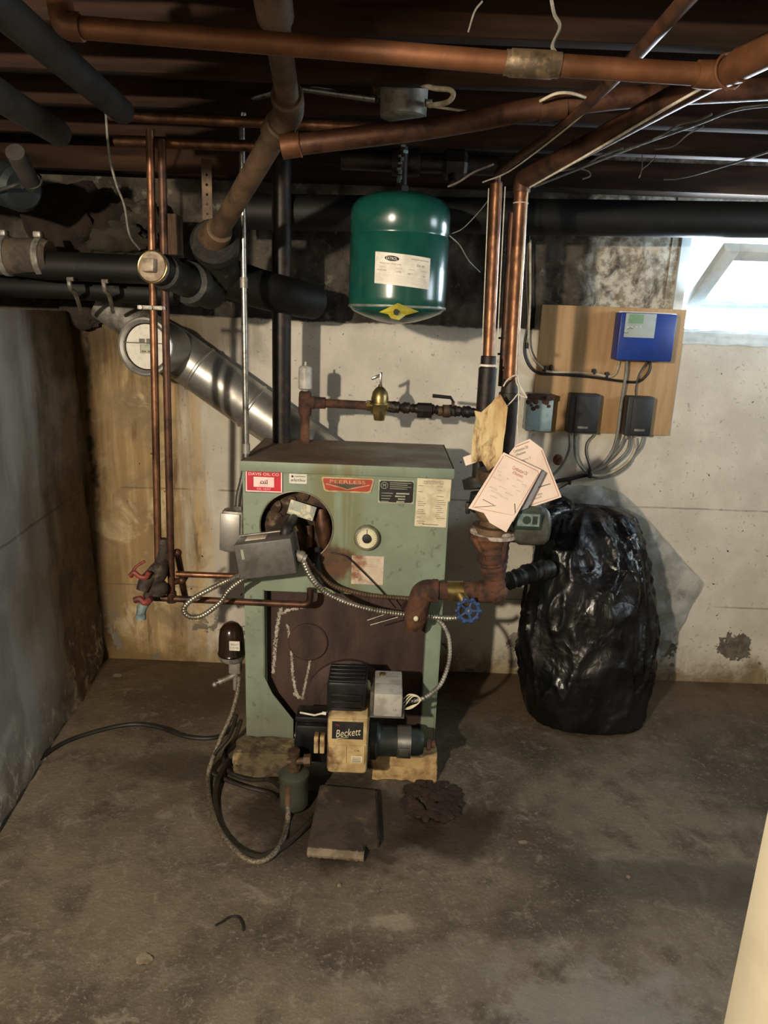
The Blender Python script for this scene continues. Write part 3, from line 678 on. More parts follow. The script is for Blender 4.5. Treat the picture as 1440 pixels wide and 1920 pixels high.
# round thermometer
gc = at(688, 1007, BY0)
b = MB(); b.lathe((gc.x, BY0, gc.z), (0, -1, 0), [(0, .040), (.014, .040), (.019, .036), (.0195, .032), (.015, .031), (.0151, .001)], 40); gg = b.build('temperature_gauge', 'gauge_rim', boiler)
b = MB(); b.lathe((gc.x, BY0 - .014, gc.z), (0, -1, 0), [(0, .0325), (.002, .0325), (.0021, .001)], 40); b.build('gauge_face', 'gauge', gg)
b = MB(); b.lathe((gc.x, BY0 - .015, gc.z), (0, -1, 0), [(0, .0145), (.008, .0135), (.009, .011), (.0095, .001)], 28)
for k in range(20):
    a = -.7 * PI + k / 19 * 1.4 * PI + PI / 2
    p0 = V((gc.x + .026 * math.cos(a), BY0 - .0165, gc.z + .026 * math.sin(a))); p1 = V((gc.x + .0295 * math.cos(a), BY0 - .0165, gc.z + .0295 * math.sin(a)))
    b.tube([p0, p1], .0006, 5)
b.cyl((gc.x, BY0 - .0168, gc.z), (gc.x, BY0 - .0168, gc.z + .029), .001, n=6)
b.build('gauge_hub', 'ink', gg)
# rust-stained paper below the gauge and the rust bloom beside it
Fq = Ff(689, 1069); b = MB(); b.rect(Fq, -.050, .050, -.047, .047, .0007); rl = b.build('stained_sheet', 'rust_paper', boiler)
b = MB()
for k in range(5): b.rect(Fq, -.010 + .006 * (k % 3), .040, .036 - k * .006, .0372 - k * .006, .001)
b.build('lettering', 'print_light', rl)
b = MB()      # thin control capillary
b.tube(spline([at(620, 1036, BY0 - .012), at(648, 1043, BY0 - .014), at(676, 1068, BY0 - .016), at(706, 1098, BY0 - .014), at(724, 1118, BY0 - .012), at(742, 1140, BY0 - .004)], 10), .0022, 8)
b.build('capillary_tube', 'iron_black', boiler)
b = MB()      # wire clip tucked under the conduit
b.tube([at(727, 1150, 2.03), at(689, 1163, 2.03), at(694, 1172, 2.03), at(746, 1157, 2.03)], .0016, 8)
tag(b.build('wire_clip', 'steel_dull'), 'thin bent wire clip hanging below the flexible conduit', 'clip')
# ------------------------------------------------------------------ under and around the boiler
b = grid_mesh(1, 1, lambda u, v: V((0, 0, -9))); b = MB(); b.bx(BX0 - .01, BX1 - .01, BY0 + .01, BY1 + .02, -.004, BZ0, .008)
tag(b.build('concrete_pad', 'rubble'), 'low crumbly concrete pad under the green boiler', 'pad')
def lump(x0, x1, y0, y1, z0, z1, amp, sc, seed, nx=26, ny=10, nz=10):
    b = bmesh.new(); bmesh.ops.create_cube(b, size=1); bmesh.ops.subdivide_edges(b, edges=b.edges[:], cuts=10, use_grid_fill=True)
    for v in b.verts:
        q = v.co.copy(); n = q.normalized()
        r = max(abs(q.x), abs(q.y), abs(q.z)); s = q * (1 - .10 * (q.length / .5 - 1) ** 2 * .5)
        p = V(((x0 + x1) / 2 + s.x * (x1 - x0), (y0 + y1) / 2 + s.y * (y1 - y0), (z0 + z1) / 2 + s.z * (z1 - z0)))
        d = fbm(p.x * sc + seed, p.y * sc, p.z * sc, 5) * amp
        p += n * d; p.z = max(p.z, z0); v.co = p
    o = MB(); o._merge(b); return o
a, c = at(697, 1440, 2.02), at(820, 1440, 2.02)
tag(lump(a.x, c.x, 2.02, 2.094, 0, at(760, 1420, 2.02).z, .010, 34, 1).build('fire_brick', 'brick'), 'tan brick lying on the floor under the burner motor', 'brick')
a, c = at(438, 1440, 2.0), at(556, 1440, 2.0)
tag(lump(a.x, c.x, 1.995, 2.09, 0, at(500, 1411, 2.0).z, .010, 22, 5).build('broken_block', 'rubble'), 'crumbling concrete block at the boiler front left foot', 'block')
# paving slab lying in front of the burner
o_, e_ = [atz(x, y, .03) for x, y in ((575, 1588), (684, 1597), (684, 1580), (711, 1576), (706, 1480), (600, 1470))], None
sl = MB(); sl.plate([(p.x, p.y) for p in o_], .030, [], (V((0, 0, .03)), V((1, 0, 0)), V((0, 1, 0)), V((0, 0, 1))))
bmesh.ops.bevel(sl.bm, geom=sl.bm.edges[:], offset=.004, segments=2, affect='EDGES')
slab = tag(sl.build('paving_slab', 'slab'), 'dark flat stone slab with a broken pale front edge on the floor below the burner', 'slab')
fe = MB(); pts = resample([V((o_[0].x + .003, o_[0].y - .001, .016)), V((o_[1].x - .002, o_[1].y - .001, .016))], .006)
random.seed(8)
fe.tube(pts, [random.uniform(.012, .015) for _ in pts], 8); fe.build('broken_edge', 'slab_edge', slab)
# heap of rust flakes right of the slab
hb = MB(); random.seed(11)
cc = atz(812, 1500, 0)
for k in range(150):
    r_ = math.sqrt(random.random()); an = random.uniform(0, 2 * PI)
    x = cc.x + .095 * r_ * math.cos(an); y = cc.y + .10 * r_ * math.sin(an)
    hb.ball((x, y, .003 + .010 * (1 - r_)), random.uniform(.006, .016), (random.uniform(.8, 1.5), random.uniform(.8, 1.5), .45), 7)
tag(hb.build('rust_flakes', 'soot'), 'dark heap of rust flakes on the floor in front of the tan brick', 'debris', kind='stuff')

# ------------------------------------------------------------------ oil burner
bu0 = at(650, 1450, 1.95)
burner = thing('oil_burner', (bu0.x, 1.95, .16), 'oil burner with beige housing and black script nameplate at the boiler foot', 'burner')
a, c = at(612, 1450, 1.82), at(691, 1347, 1.82)
hx0, hx1, hz0, hz1 = a.x, c.x, a.z, c.z
b = MB(); b.bx(hx0, hx1, 1.82, 2.06, hz0, hz1, .012)
b.lathe(((hx0 + hx1) / 2 - .06, 1.96, (hz0 + hz1) / 2), (1, 0, 0), [(0, .095), (.12, .095)], 36)
b.build('housing', 'beige', burner)
fd = at(655, 1308, yb); b = MB(); b.cyl((fd.x, 2.0, fd.z - .05), (fd.x, yb - .03, fd.z - .05), .05, n=28); b.build('air_tube', 'black', burner)
Fb = frame_front(651, 1400, 1.82, .0005)
mz = (hz0 + hz1) / 2; Fb = (V(((hx0 + hx1) / 2, 1.8195, mz)), V((1, 0, 0)), V((0, 0, 1)), V((0, -1, 0)))
hw, hh = hx1 - hx0, hz1 - hz0
b = MB(); b.rect(Fb, -hw / 2 + .004, hw / 2 - .004, hh * .06, hh / 2 - .003, .003); b.rect(Fb, .006, hw / 2 - .008, -hh * .30, hh * .02, .003); b.rect(Fb, -hw / 2 + .006, -.002, -hh * .30, hh * .02, .002)
b.build('cover', 'beige', burner)
b = MB(); lw_, lh_ = hw * .76, hh * .30; lz = hh * .29
b.rect((Fb[0] + V((0, -.003, 0)), *Fb[1:]), -lw_ / 2, lw_ / 2, lz - lh_ / 2, lz + lh_ / 2, .0012); np_ = b.build('nameplate', 'ink', burner)
Fl = (Fb[0] + V((0, -.0044, 0)), *Fb[1:])
b = MB(); ca, sa = math.cos(.14), math.sin(.14)
Fk = (Fl[0] + V((.002, 0, lz - .006)), V((ca, 0, sa)), V((-sa, 0, ca)), V((0, -1, 0)))
b.text(Fk, 'Beckett', 0, 0, .024, lw_ * .82, .0008, shear=.35); b.rect(Fk, -lw_ * .40, -lw_ * .02, -.0165, -.0152, .0006); b.build('lettering', 'badge_gold' if False else 'cream_label', np_)
b = MB(); b.text(Fl, 'The', -lw_ * .32, lz + lh_ * .30, .006, .012, .0008); b.build('small_lettering', 'red_ink', np_)
b = MB(); b.rect((Fb[0] + V((0, -.003, 0)), *Fb[1:]), .012, hw / 2 - .014, -hh * .27, -hh * .16, .0008); dl = b.build('data_label', 'cream_label', burner)
b = MB()
for k in range(4): b.rect(Fb, .016, hw / 2 - .018, -hh * .26 + k * .0045, -hh * .26 + k * .0045 + .0012, .0042)
b.text(Fb, 'OIL', .030, -hh * .06, .006, .016, .0036)
b.build('lettering', 'ink', dl)
# ignition transformer: ribbed black block
a, c = at(612, 1343, 1.86), at(688, 1282, 1.86)
b = MB(); b.bx(a.x, c.x, 1.86, 1.985, a.z, c.z, .010)
for k in range(5): b.bx(a.x + .004, c.x - .006, 1.862 + k * .024, 1.875 + k * .024, c.z - .002, c.z + .005, .003)
for k in range(3): b.bx(a.x + .012, c.x - .012, 1.856, 1.862, a.z + .018 + k * .022, a.z + .030 + k * .022, .002)
b.build('ignition_transformer', 'black_gloss', burner)
# primary control: light grey box
a, c = at(700, 1343, 1.84), at(755, 1303, 1.84)
b = MB(); b.bx(a.x, c.x, 1.84, 1.985, a.z, c.z, .004); ctl = b.build('primary_control', 'grey_ctrl', burner)
b = MB(); b.bx(a.x - .011, a.x - .001, 1.87, 1.96, a.z, c.z - .012, .002); b.bx(a.x - .010, c.x + .008, 1.842, 1.96, a.z - .006, a.z, .001); b.build('control_base', 'grey_box', ctl)
b = MB(); b.lathe((a.x + .022, 1.955, c.z), (0, 0, 1), [(0, .009), (.006, .009), (.008, .004)], 18); b.build('reset_button', 'brass', ctl)
b = MB(); Ft = (V(((a.x + c.x) / 2, 1.8395, (a.z + c.z) / 2)), V((1, 0, 0)), V((0, 0, 1)), V((0, -1, 0))); b.text(Ft, 'UL', .022, -.013, .006, .012, .0006)
b.bx(a.x + .004, c.x - .003, 1.90, 1.9015, c.z, c.z + .0006); b.bx(a.x + .032, c.x - .01, 1.945, 1.9465, c.z, c.z + .0006); b.build('lettering', 'print', ctl)
b = MB()
for k in range(3):
    s0 = at(757, 1310 + k * 8, 1.88); b.tube(spline([s0, at(768 + k * 3, 1302 + k * 2, 1.87), at(784 + k * 2, 1306 + k * 2, 1.87), at(785, 1318, 1.87), at(771, 1324 + k * 2, 1.87), at(758, 1330, 1.88)], 8), .0018, 7)
b.build('control_wires', 'cream_label', burner)
# motor, axis along x
mc = at(745, 1390, 1.95); mr = .050
b = MB(); b.lathe((at(694, 1390, 1.95).x, 1.95, mc.z), (1, 0, 0), [(0, .058), (.020, .058), (.028, .048), (.034, .046), (.10, .046), (.104, .043), (.15, .041), (.165, .034), (.168, .001)], 40)
b.build('motor', 'motor', burner)
x0 = at(744, 1390, 1.95).x; x1 = at(770, 1390, 1.95).x
b = MB(); b.lathe((x0, 1.95, mc.z), (1, 0, 0), [(0, .048), (0.002, .050), (x1 - x0, .050), (x1 - x0 + .001, .046)], 40); b.bx(x0 + .006, x1 - .006, 1.897, 1.903, mc.z - .02, mc.z + .01, .002); b.build('motor_band', 'silver_band', burner)
x2 = at(800, 1390, 1.95).x
b = MB(); b.lathe((x2 + .0, 1.95, mc.z - .005), (1, 0, 0), [(0, .02), (.012, .02), (.014, .012), (.026, .012), (.027, .001)], 20); b.build('motor_shaft_end', 'iron_rust', burner)
b = MB()
for k in range(10):
    an = k / 10 * 2 * PI; b.tube([V((hx1 + .004, 1.95 + .045 * math.cos(an), mc.z + .045 * math.sin(an))), V((hx1 + .018, 1.95 + .045 * math.cos(an), mc.z + .045 * math.sin(an)))], .006, 8)
b.build('motor_flange_bolts', 'steel_dull', burner)
# fuel unit, left side
fx0 = at(552, 1390, 1.95).x
b = MB(); a, c = at(552, 1430, 1.93), at(606, 1362, 1.93); b.bx(a.x, hx0, 1.93, 2.03, a.z, c.z, .012)
b.lathe((a.x - .002, 1.98, (a.z + c.z) / 2), (1, 0, 0), [(0, .038), (.05, .042)], 28); b.bx(a.x, hx0, 1.945, 2.02, c.z, c.z + .020, .006)
b.build('fuel_unit', 'black_gloss', burner)
b = MB(); a, c = at(588, 1413, 1.90), at(597, 1383, 1.90); d_ = at(599, 1413, 1.9).x; e2 = at(608, 1413, 1.9).x
b.bx(a.x, c.x, 1.90, 1.94, a.z, c.z, .003); b.bx(d_, e2, 1.90, 1.94, a.z, c.z, .003); b.build('air_shutter', 'beige', burner)
b = MB(); b.tube([at(563, 1336, 1.93), at(590, 1341, 1.91), at(611, 1336, 1.9)], .003, 8); b.lathe(at(604, 1337, 1.90), (1, 0, -.1), [(0, .005), (.012, .005)], 10); b.build('ignition_lead', 'white_label', burner)

# ------------------------------------------------------------------ oil filter canister and its lines
fc = at(551, 1490, 1.86)
flt = thing('oil_filter', (fc.x, 1.86, 0), 'dusty green oil filter canister standing on the floor left of the burner', 'filter')
b = MB(); b.lathe((fc.x, 1.86, .006), (0, 0, 1), [(0, .030), (.012, .040), (.016, .043), (.105, .043), (.112, .046), (.122, .046), (.128, .036), (.134, .001)], 32); b.build('canister', 'filter_green', flt)
b = MB(); b.lathe((fc.x, 1.86, .13), (0, 0, 1), [(0, .020), (.02, .020), (.022, .012), (.055, .012), (.06, .018), (.075, .018), (.078, .001)], 20)
b.cyl((fc.x - .02, 1.86, .165), (fc.x + .035, 1.86, .172), .010, n=14); b.lathe((fc.x + .03, 1.86, .172), (1, 0, .1), [(0, .018), (.02, .018)], 6); b.cyl((fc.x - .012, 1.845, .105), (fc.x - .012, 1.815, .105), .010, n=14); b.cyl((fc.x - .012, 1.822, .112), (fc.x - .012, 1.822, .045), .010, n=14)
b.build('shutoff_valve', 'iron_brown', flt)
def rope(name, mat, pts, r, label, cat, n=8, k=14, group=None):
    b = MB(); b.tube(spline(pts, k), r, n); return tag(b.build(name, mat), label, cat, group)
h_ = [V((fc.x - .012, 1.822, .05)), at(539, 1540, 1.80), atz(528, 1580, .012), atz(500, 1611, .011), atz(465, 1612, .011), atz(425, 1575, .011), atz(398, 1520, .011), atz(390, 1462, .012), at(398, 1425, 2.02), at(418, 1375, 2.08), at(434, 1340, 2.11), at(445, 1300, 2.13), at(449, 1268, 2.14)]
rope('braided_oil_line', 'braid', h_, .0085, 'long braided oil hose looping over the floor from the filter up to the amber canister', 'hose', 12)
rope('oil_hose', 'hose', [V((fc.x - .045, 1.87, .07)), at(505, 1462, 1.93), atz(470, 1462, .02), atz(430, 1447, .015), atz(420, 1425, .012), atz(424, 1405, .014), at(440, 1385, 2.07), at(452, 1350, 2.07)], .007, 'black rubber hose from the oil filter up along the boiler left edge', 'hose')
rope('oil_hose', 'hose', [V((fc.x - .045, 1.85, .035)), atz(505, 1487, .012), atz(460, 1475, .010), atz(415, 1458, .010), atz(393, 1443, .022), at(402, 1415, 2.03), at(430, 1380, 2.05), at(444, 1340, 2.06)], .0065, 'black rubber hose crossing the floor behind the braided loop', 'hose')
rope('oil_hose', 'hose', [atz(428, 1425, .026), atz(410, 1460, .024), atz(404, 1500, .012), atz(412, 1550, .010), atz(440, 1588, .010), atz(475, 1605, .010), atz(500, 1603, .010), atz(540, 1580, .010), atz(590, 1530, .010), atz(612, 1482, .010)], .0095, 'thick black hose curving on the floor inside the braided loop', 'hose')
rope('floor_cable', 'cable_black', [atz(-60, 1600, .008), atz(0, 1530, .008), atz(60, 1440, .009), atz(110, 1398, .008), atz(170, 1374, .008), atz(245, 1358, .008), atz(300, 1364, .008), atz(345, 1380, .008), atz(390, 1384, .008), atz(420, 1376, .009), atz(440, 1358, .010)], .0075, 'dark cable snaking over the floor from the left wall to the boiler', 'cable')
rope('floor_cable', 'cable_black', [atz(-80, 1580, .008), atz(-10, 1505, .008), atz(30, 1462, .008), atz(66, 1418, .009), atz(85, 1394, .009)], .006, 'short dark cable at the foot of the left wall beside the longer one', 'cable')
rope('bent_wire', 'cable_black', [atz(404, 1735, .003), atz(416, 1729, .004), atz(432, 1719, .006), atz(446, 1720, .006), atz(454, 1730, .004), atz(457, 1744, .003)], .0028, 'short bent black wire lying alone on the bare floor', 'wire', 8, 6)
random.seed(21)
chip = [((270, 1800), .016, 'pale flat chip of mortar on the floor at the lower left', (1.3, 1, .25)), ((636, 1662), .006, 'small white crumb on the floor below the paving slab', (1, 1, .7)), ((1178, 1646), .007, 'small white crumb on the floor at the lower right', (1, 1, .6)), ((80, 1424), .010, 'whitish paint flake on the floor by the left wall', (1.5, 1, .3)), ((222, 1268), .014, 'pale mortar crumb on the floor near the back left corner', (1.4, 1, .35)), ((980, 1580), .008, 'pale chip on the floor right of the rust heap', (1.8, 1, .3))]
for (px, py), r_, lb, s3 in chip:
    q = atz(px, py, 0); b = MB(); b.ball((q.x, q.y, r_ * s3[2] * .8), r_, s3, 8)
    for v in b.bm.verts: v.co += V((random.uniform(-1, 1), random.uniform(-1, 1), random.uniform(-.3, .3))) * r_ * .18
    for v in b.bm.verts: v.co.z = max(v.co.z, 0)
    tag(b.build('mortar_chip', 'slab_edge', ang=20), lb, 'debris')
# amber de-aerator canister
ac = at(434, 1200, 2.16)
aer = thing('oil_deaerator', (ac.x, 2.16, ac.z - .06), 'dark amber plastic canister with a white label beside the boiler left edge', 'canister')
zb = at(434, 1226, 2.16).z; ztp = at(434, 1166, 2.16).z
b = MB(); H_ = ztp - zb; b.lathe((ac.x, 2.16, zb), (0, 0, 1), [(0, .044), (.006, .046), (.012, .043), (H_ * .55, .041), (H_ * .78, .037), (H_ * .93, .024), (H_, .010), (H_ + .001, .001)], 36); b.build('dome', 'amber', aer)
b = MB(); b.lathe((ac.x, 2.16, zb - .03), (0, 0, 1), [(0, .020), (.010, .022), (.013, .040), (.024, .044), (.03, .044)], 32); b.bx(ac.x - .01, ac.x + .03, 2.15, 2.185, zb - .07, zb - .02, .004); b.build('base', 'steel_dull', aer)
b = MB(); lc = at(440, 1211, 2.118); Fa = (V((lc.x, 2.117, lc.z)), V((1, 0, 0)), V((0, 0, 1)), V((0, -1, 0))); b.rect(Fa, -.017, .017, -.016, .017, .002); al = b.build('label', 'white_label', aer)
b = MB(); b.text(Fa, 'BOOST', 0, .006, .006, .024, .0024); b.text(Fa, '1-10 PSI', 0, -.006, .007, .026, .0024); b.build('lettering', 'ink', al)
b = MB(); vz = zb - .075; b.cyl((ac.x + .012, 2.16, zb - .06), (ac.x + .012, 2.16, zb - .13), .010, n=14); b.cyl((ac.x + .012, 2.16, vz), (ac.x - .03, 2.14, vz - .015), .009, n=12); b.lathe((ac.x - .03, 2.14, vz - .015), (-1, -.4, -.3), [(0, .010), (.012, .010), (.013, .004), (.02, .004)], 12); b.ball((ac.x - .052, 2.13, vz - .024), .009); b.build('bleed_valve', 'steel_dull', aer)

# ------------------------------------------------------------------ control aquastat hanging in front of the opening
ang = math.radians(9.5); Ua = V((math.cos(ang), 0, math.sin(ang))); Wa = V((-math.sin(ang), 0, math.cos(ang))); Na = V((0, -1, 0))
Ra = Matrix((Ua, V((0, 1, 0)), Wa)).transposed()
cA = at(497, 1049, 1.93)
aq = thing('control_box', (cA.x, 1.975, cA.z - .06), 'tilted dark grey control box hung over the round opening on the boiler front', 'control box')
w, h = .166, .107
b = MB(); b.box(cA + V((0, .045, 0)), (w, .09, h), .004, Ra); b.build('cover', 'grey_box', aq)
b = MB(); b.box(cA + V((0, .094, .0)), (w + .006, .012, h + .004), .002, Ra); b.build('back_plate', 'steel_dull', aq)
b = MB(); Fa = (cA + V((0, -.0006, 0)), Ua, Wa, Na); b.rect(Fa, -w / 2 + .018, -w / 2 + .026, .008, .038, .001); b.build('label', 'plate_edge', aq)
b = MB(); b.box(cA + Wa * (h / 2) + Ua * (-.025) + V((0, .05, 0)), (.06, .04, .004), .001, Ra); b.build('paint_patch', 'rust_paper', aq)
b = MB(); b.tube(fillet([cA + Ua * (w / 2 - .035) + V((0, .06, .02)), cA + Ua * (w / 2 - .03) + V((0, .06, .07)), V((cA.x + w / 2 - .02, BY0 + .07, cA.z + .075))], .02), .017, 16); b.build('mounting_neck', 'black', aq)
fp = at(560, 1030, 1.955)
b = MB(); b.lathe(cA + Ua * (w / 2) + V((0, .04, -.005)), Ua * .8 - Wa * .6, [(0, .014), (.012, .014), (.012, .017), (.024, .017), (.026, .013), (.034, .013)], 18)
b.build('conduit_connector', 'steel_dull', aq)
def flexc(pts, r, label, step=.0022, mat='flex', parent=None):
    P = resample(spline([V(p) for p in pts], 16), step)
    rr = [r * (1 + .11 * (1 if (i // 2) % 2 == 0 else -1)) for i in range(len(P))]
    b = MB(); b.tube(P, rr, 12)
    o = b.build('flexible_conduit', mat, parent, ang=70); return tag(o, label, 'conduit')
c1 = cA + Ua * (w / 2 + .02) + V((0, .04, -.022))
flexc([c1, at(583, 1082, 1.97), at(610, 1110, 1.985), at(650, 1130, 2.0), at(700, 1144, 2.02), at(750, 1151, 2.045), at(800, 1156, 2.06), at(850, 1159, 2.065), at(868, 1150, 2.07)], .0085, 'shiny flexible metal conduit sweeping from the grey control box across the boiler front')
flexc([c1 + V((.004, .03, -.004)), at(590, 1068, 2.03), at(625, 1098, 2.05), at(680, 1114, 2.065), at(735, 1120, 2.075), at(790, 1124, 2.085)], .007, 'duller flexible conduit lying just above the shiny one on the boiler front', mat='iron_brown')
c2 = cA - Ua * (w / 2 - .008) + V((0, .03, -.05))
flexc([c2, at(428, 1088, 1.99), at(395, 1104, 1.99), at(360, 1124, 1.99), at(345, 1142, 1.99), at(355, 1156, 1.99), at(380, 1154, 1.99), at(412, 1130, 1.99), at(432, 1104, 1.99), cA - Ua * (w / 2 - .02) + V((0, .05, -.062))], .0075, 'short loop of flexible conduit at the left end of the grey control box')
flexc([at(818, 1160, 2.07), at(832, 1174, 2.05), at(842, 1200, 2.03), at(842, 1238, 2.0), at(828, 1280, 1.96), at(806, 1302, 1.93), at(786, 1312, 1.92), at(762, 1316, 1.93)], .0065, 'thin flexible conduit drooping from the blue valve down to the burner control', mat='steel_dull')

# ------------------------------------------------------------------ wall of pipes, left
CPY = 2.08
def pipe(name, mat, pts, r, label, cat='pipe', fr=.03, n=16, group=None):
    b = MB(); b.tube(fillet(pts, fr) if fr else pts, r, n); return tag(b.build(name, mat), label, cat, group)
t1, b1 = at(281, 245, CPY), at(297, 1072, CPY)
cp1 = thing('copper_pipe', (b1.x, CPY, b1.z), 'bright thin copper riser running behind the white-capped cleanout, the left one of two', 'pipe', 'twin copper risers')
del cp1['group']
b = MB(); b.tube([t1, b1], .0111, 18); b.build('tube', 'copper', cp1)
b = MB(); b.lathe((b1.x, CPY, b1.z - .02), (0, 0, 1), [(0, .0145), (.026, .0145), (.027, .011)], 18); b.build('coupling', 'solder', cp1)
b2 = at(322, 1122, CPY)
cp2 = thing('copper_pipe', (b2.x, CPY, b2.z), 'dark thin copper riser just right of the bright one, ending in an elbow', 'pipe')
yp = CPY
b = MB(); b.tube([at(303, 262, yp), b2], .0111, 18); b.build('tube', 'copper_dark', cp2)
b = MB(); b.lathe((b2.x, yp, b2.z - .012), (0, 0, 1), [(0, .015), (.034, .015), (.035, .011)], 18); b.build('elbow', 'copper_dark', cp2)
q0 = at(262, 1125, CPY); q1 = at(582, 1128, CPY)
lr = thing('copper_pipe', (q0.x, CPY, q0.z - .011), 'thin copper pipe running level from the red valves to the boiler, the lower of two', 'pipe')
b = MB(); b.tube(fillet([V((at(275, 1128, CPY).x, CPY, b2.z)), V((q1.x, CPY - .01, b2.z)), V((q1.x, CPY - .01, b2.z + .055)), ], .025), .0105, 16); b.build('tube', 'copper_dark', lr)
z78 = at(380, 1078, CPY).z
pipe('copper_pipe', 'copper', [V((b2.x + .018, CPY, z78)), V((at(470, 1078, CPY).x, CPY, z78))], .0095, 'shiny short copper pipe entering behind the grey control box, above the lower run', fr=0)
# stubs turning back to the wall
b = MB()
for (py, px) in ((1022, 346), (1072, 354)):
    e = at(px, py, CPY + .10); s0 = V((b2.x, CPY, e.z + .0)); b.tube(fillet([s0, V((e.x, CPY + .02, e.z)), V((e.x - .03, CPY + .16, e.z - .13)), V((b2.x + .005, CPY + .16, e.z - .14))], .02), .0105, 14)
    b.ball(V((e.x, CPY + .02, e.z)), .0135)
tag(b.build('copper_bypass', 'copper_dark'), 'dark copper stubs doubling back behind the twin risers', 'pipe')
# drain valve cluster
vc = at(290, 1100, CPY - .02)
vv = thing('drain_valve', vc - V((0, 0, .06)), 'rusty pair of red-handled drain valves on the left copper pipes', 'valve')
b = MB(); A = at(306, 1085, CPY - .03)
b.ball(at(298, 1103, CPY - .03), .031, (1, .9, .9)); b.tube([at(305, 1048, CPY), at(300, 1075, CPY - .03), at(288, 1095, CPY - .03)], [.020, .024, .022], 16)
b.tube([at(300, 1060, CPY - .02), at(272, 1092, CPY - .05), at(266, 1108, CPY - .06)], [.020, .022, .018], 16); b.tube([at(290, 1103, CPY - .03), at(272, 1128, CPY - .05)], [.022, .016], 14)
b.tube([at(308, 1010, CPY + .01), at(306, 1060, CPY)], [.020, .022], 16)
b.build('body', 'valve_body', vv)
b = MB(); b.tube([at(274, 1122, CPY - .05), at(266, 1140, CPY - .06), at(263, 1158, CPY - .06)], [.020, .015, .014], 16); b.lathe(at(264, 1152, CPY - .06), V((0, -.1, -1)), [(0, .016), (.016, .016)], 16); b.build('hose_spout', 'verdigris', vv)
def handle(pts, wdt):
    b = MB(); P = [at(x, y, CPY - .07) for x, y in pts]
    b.tube(spline(P, 6), wdt, 8); return b
b = handle([(244, 1080), (252, 1074), (262, 1081), (274, 1082), (280, 1072)], .008); b.tube(spline([at(246, 1076, CPY - .07), at(256, 1062, CPY - .06), at(272, 1052, CPY - .05)], 6), .0045, 8); b.build('handle', 'red_valve', vv)
b = handle([(252, 1126), (262, 1123), (272, 1130), (284, 1122)], .010); b.tube([at(264, 1130, CPY - .07), at(268, 1118, CPY - .06)], .007, 8); b.build('handle', 'red_valve', vv)
# clamp bar holding both risers
cl = at(287, 577, CPY - .012)
ct = thing('pipe_clamp', cl, 'small grey two-bolt clamp bar across the twin copper risers', 'clamp')
b = MB(); b.bx(at(261, 577, CPY).x, at(314, 577, CPY).x, CPY - .018, CPY - .012, cl.z - .006, cl.z + .006, .002); b.build('bar', 'steel_dull', ct)
b = MB()
for px in (268, 287, 306): q = at(px, 577, CPY); b.lathe((q.x, CPY - .017, cl.z), (0, -1, 0), [(0, .006), (.006, .006)], 6)
b.build('bolt_heads', 'steel_dull', ct)
# ------------------------------------------------------------------ conduit and its switch box
CY = 2.16
co = thing('electrical_conduit', at(447, 950, CY), 'long shiny vertical electrical conduit left of the boiler, bending level under the joists', 'conduit')
xr = at(459, 640, CY).x
ztop = at(462, 190, CY).z
b = MB(); b.tube(fillet([V((at(446, 952, CY).x, CY, at(446, 952, CY).z)), V((at(447, 930, CY).x, CY, at(447, 930, CY).z)), V((xr, CY, at(456, 870, CY).z)), V((xr, CY, ztop)), V((at(560, 186, CY).x, CY - .1, ztop + .012)), at(706, 186, 1.97)], .06, 10), .0092, 16); b.build('tube', 'conduit', co)
b = MB()
for py in (540, 850): b.lathe(V((xr, CY, at(459, py, CY).z)), (0, 0, 1), [(0, .0118), (.03, .0118)], 16)
b.build('couplings', 'steel_dull', co)
jb = thing('switch_box', at(438, 1034, CY), 'small galvanised electrical box at the bottom of the conduit beside the boiler', 'electrical box')
c_ = at(438, 994, CY); hw_ = at(459, 994, CY).x - c_.x; hz_ = c_.z - at(438, 1033, CY).z
b = MB(); b.box(c_, (hw_ * 2, .05, hz_ * 2), .012, Matrix.Rotation(.04, 3, 'Y')); b.build('box', 'steel_dull', jb)
b = MB(); b.box(c_ + V((-.006, -.028, 0)), (hw_ * 1.75, .006, hz_ * 1.75), .003, Matrix.Rotation(.04, 3, 'Y')); b.build('cover', 'steel', jb)
b = MB(); b.lathe(V((at(446, 956, CY).x, CY, at(446, 958, CY).z)), (0, 0, 1), [(0, .015), (.016, .015), (.017, .011)], 6); b.build('locknut', 'steel_dull', jb)
# round ceiling box on its wooden block
cb = at(757, 193, 1.95); zt_, zb_ = at(757, 168, 1.95).z, at(757, 222, 1.95).z
ob = thing('ceiling_junction_box', (cb.x, 1.95, zb_), 'round grey metal junction box hung under the joists above the green tank', 'electrical box')
b = MB(); b.lathe((cb.x, 1.95, zb_), (0, 0, 1), [(0, .001), (.001, .052), (.003, .057), (zt_ - zb_, .059), (zt_ - zb_ + .002, .001)], 30); b.build('box', 'steel_dull', ob)
b = MB(); b.lathe((cb.x + .056, 1.93, zb_ + .03), (1, -.2, 0), [(0, .009), (.012, .009), (.013, .006)], 14); b.build('cable_clamp', 'steel_dull', ob)
b = MB(); a_, c__ = at(700, 165, 1.98), at(792, 30, 1.98); b.bx(a_.x, c__.x, 1.955, 2.03, zt_, zt_ + .20, .003)
tag(b.build('wood_block', 'wood_mid'), 'upright grey wooden block above the round metal junction box', 'block')
rope('white_cable', 'cable_white', [at(777, -30, 1.82), at(786, 18, 1.86), at(772, 52, 1.90), at(766, 95, 1.93), at(768, 130, 1.91), at(780, 152, 1.88), at(812, 165, 1.84), at(842, 168, 1.82), at(850, 178, 1.82), at(838, 192, 1.85), at(806, 198, 1.915)], .0058, 'off-white cable looping down from the joists into the round junction box', 'cable', 10)
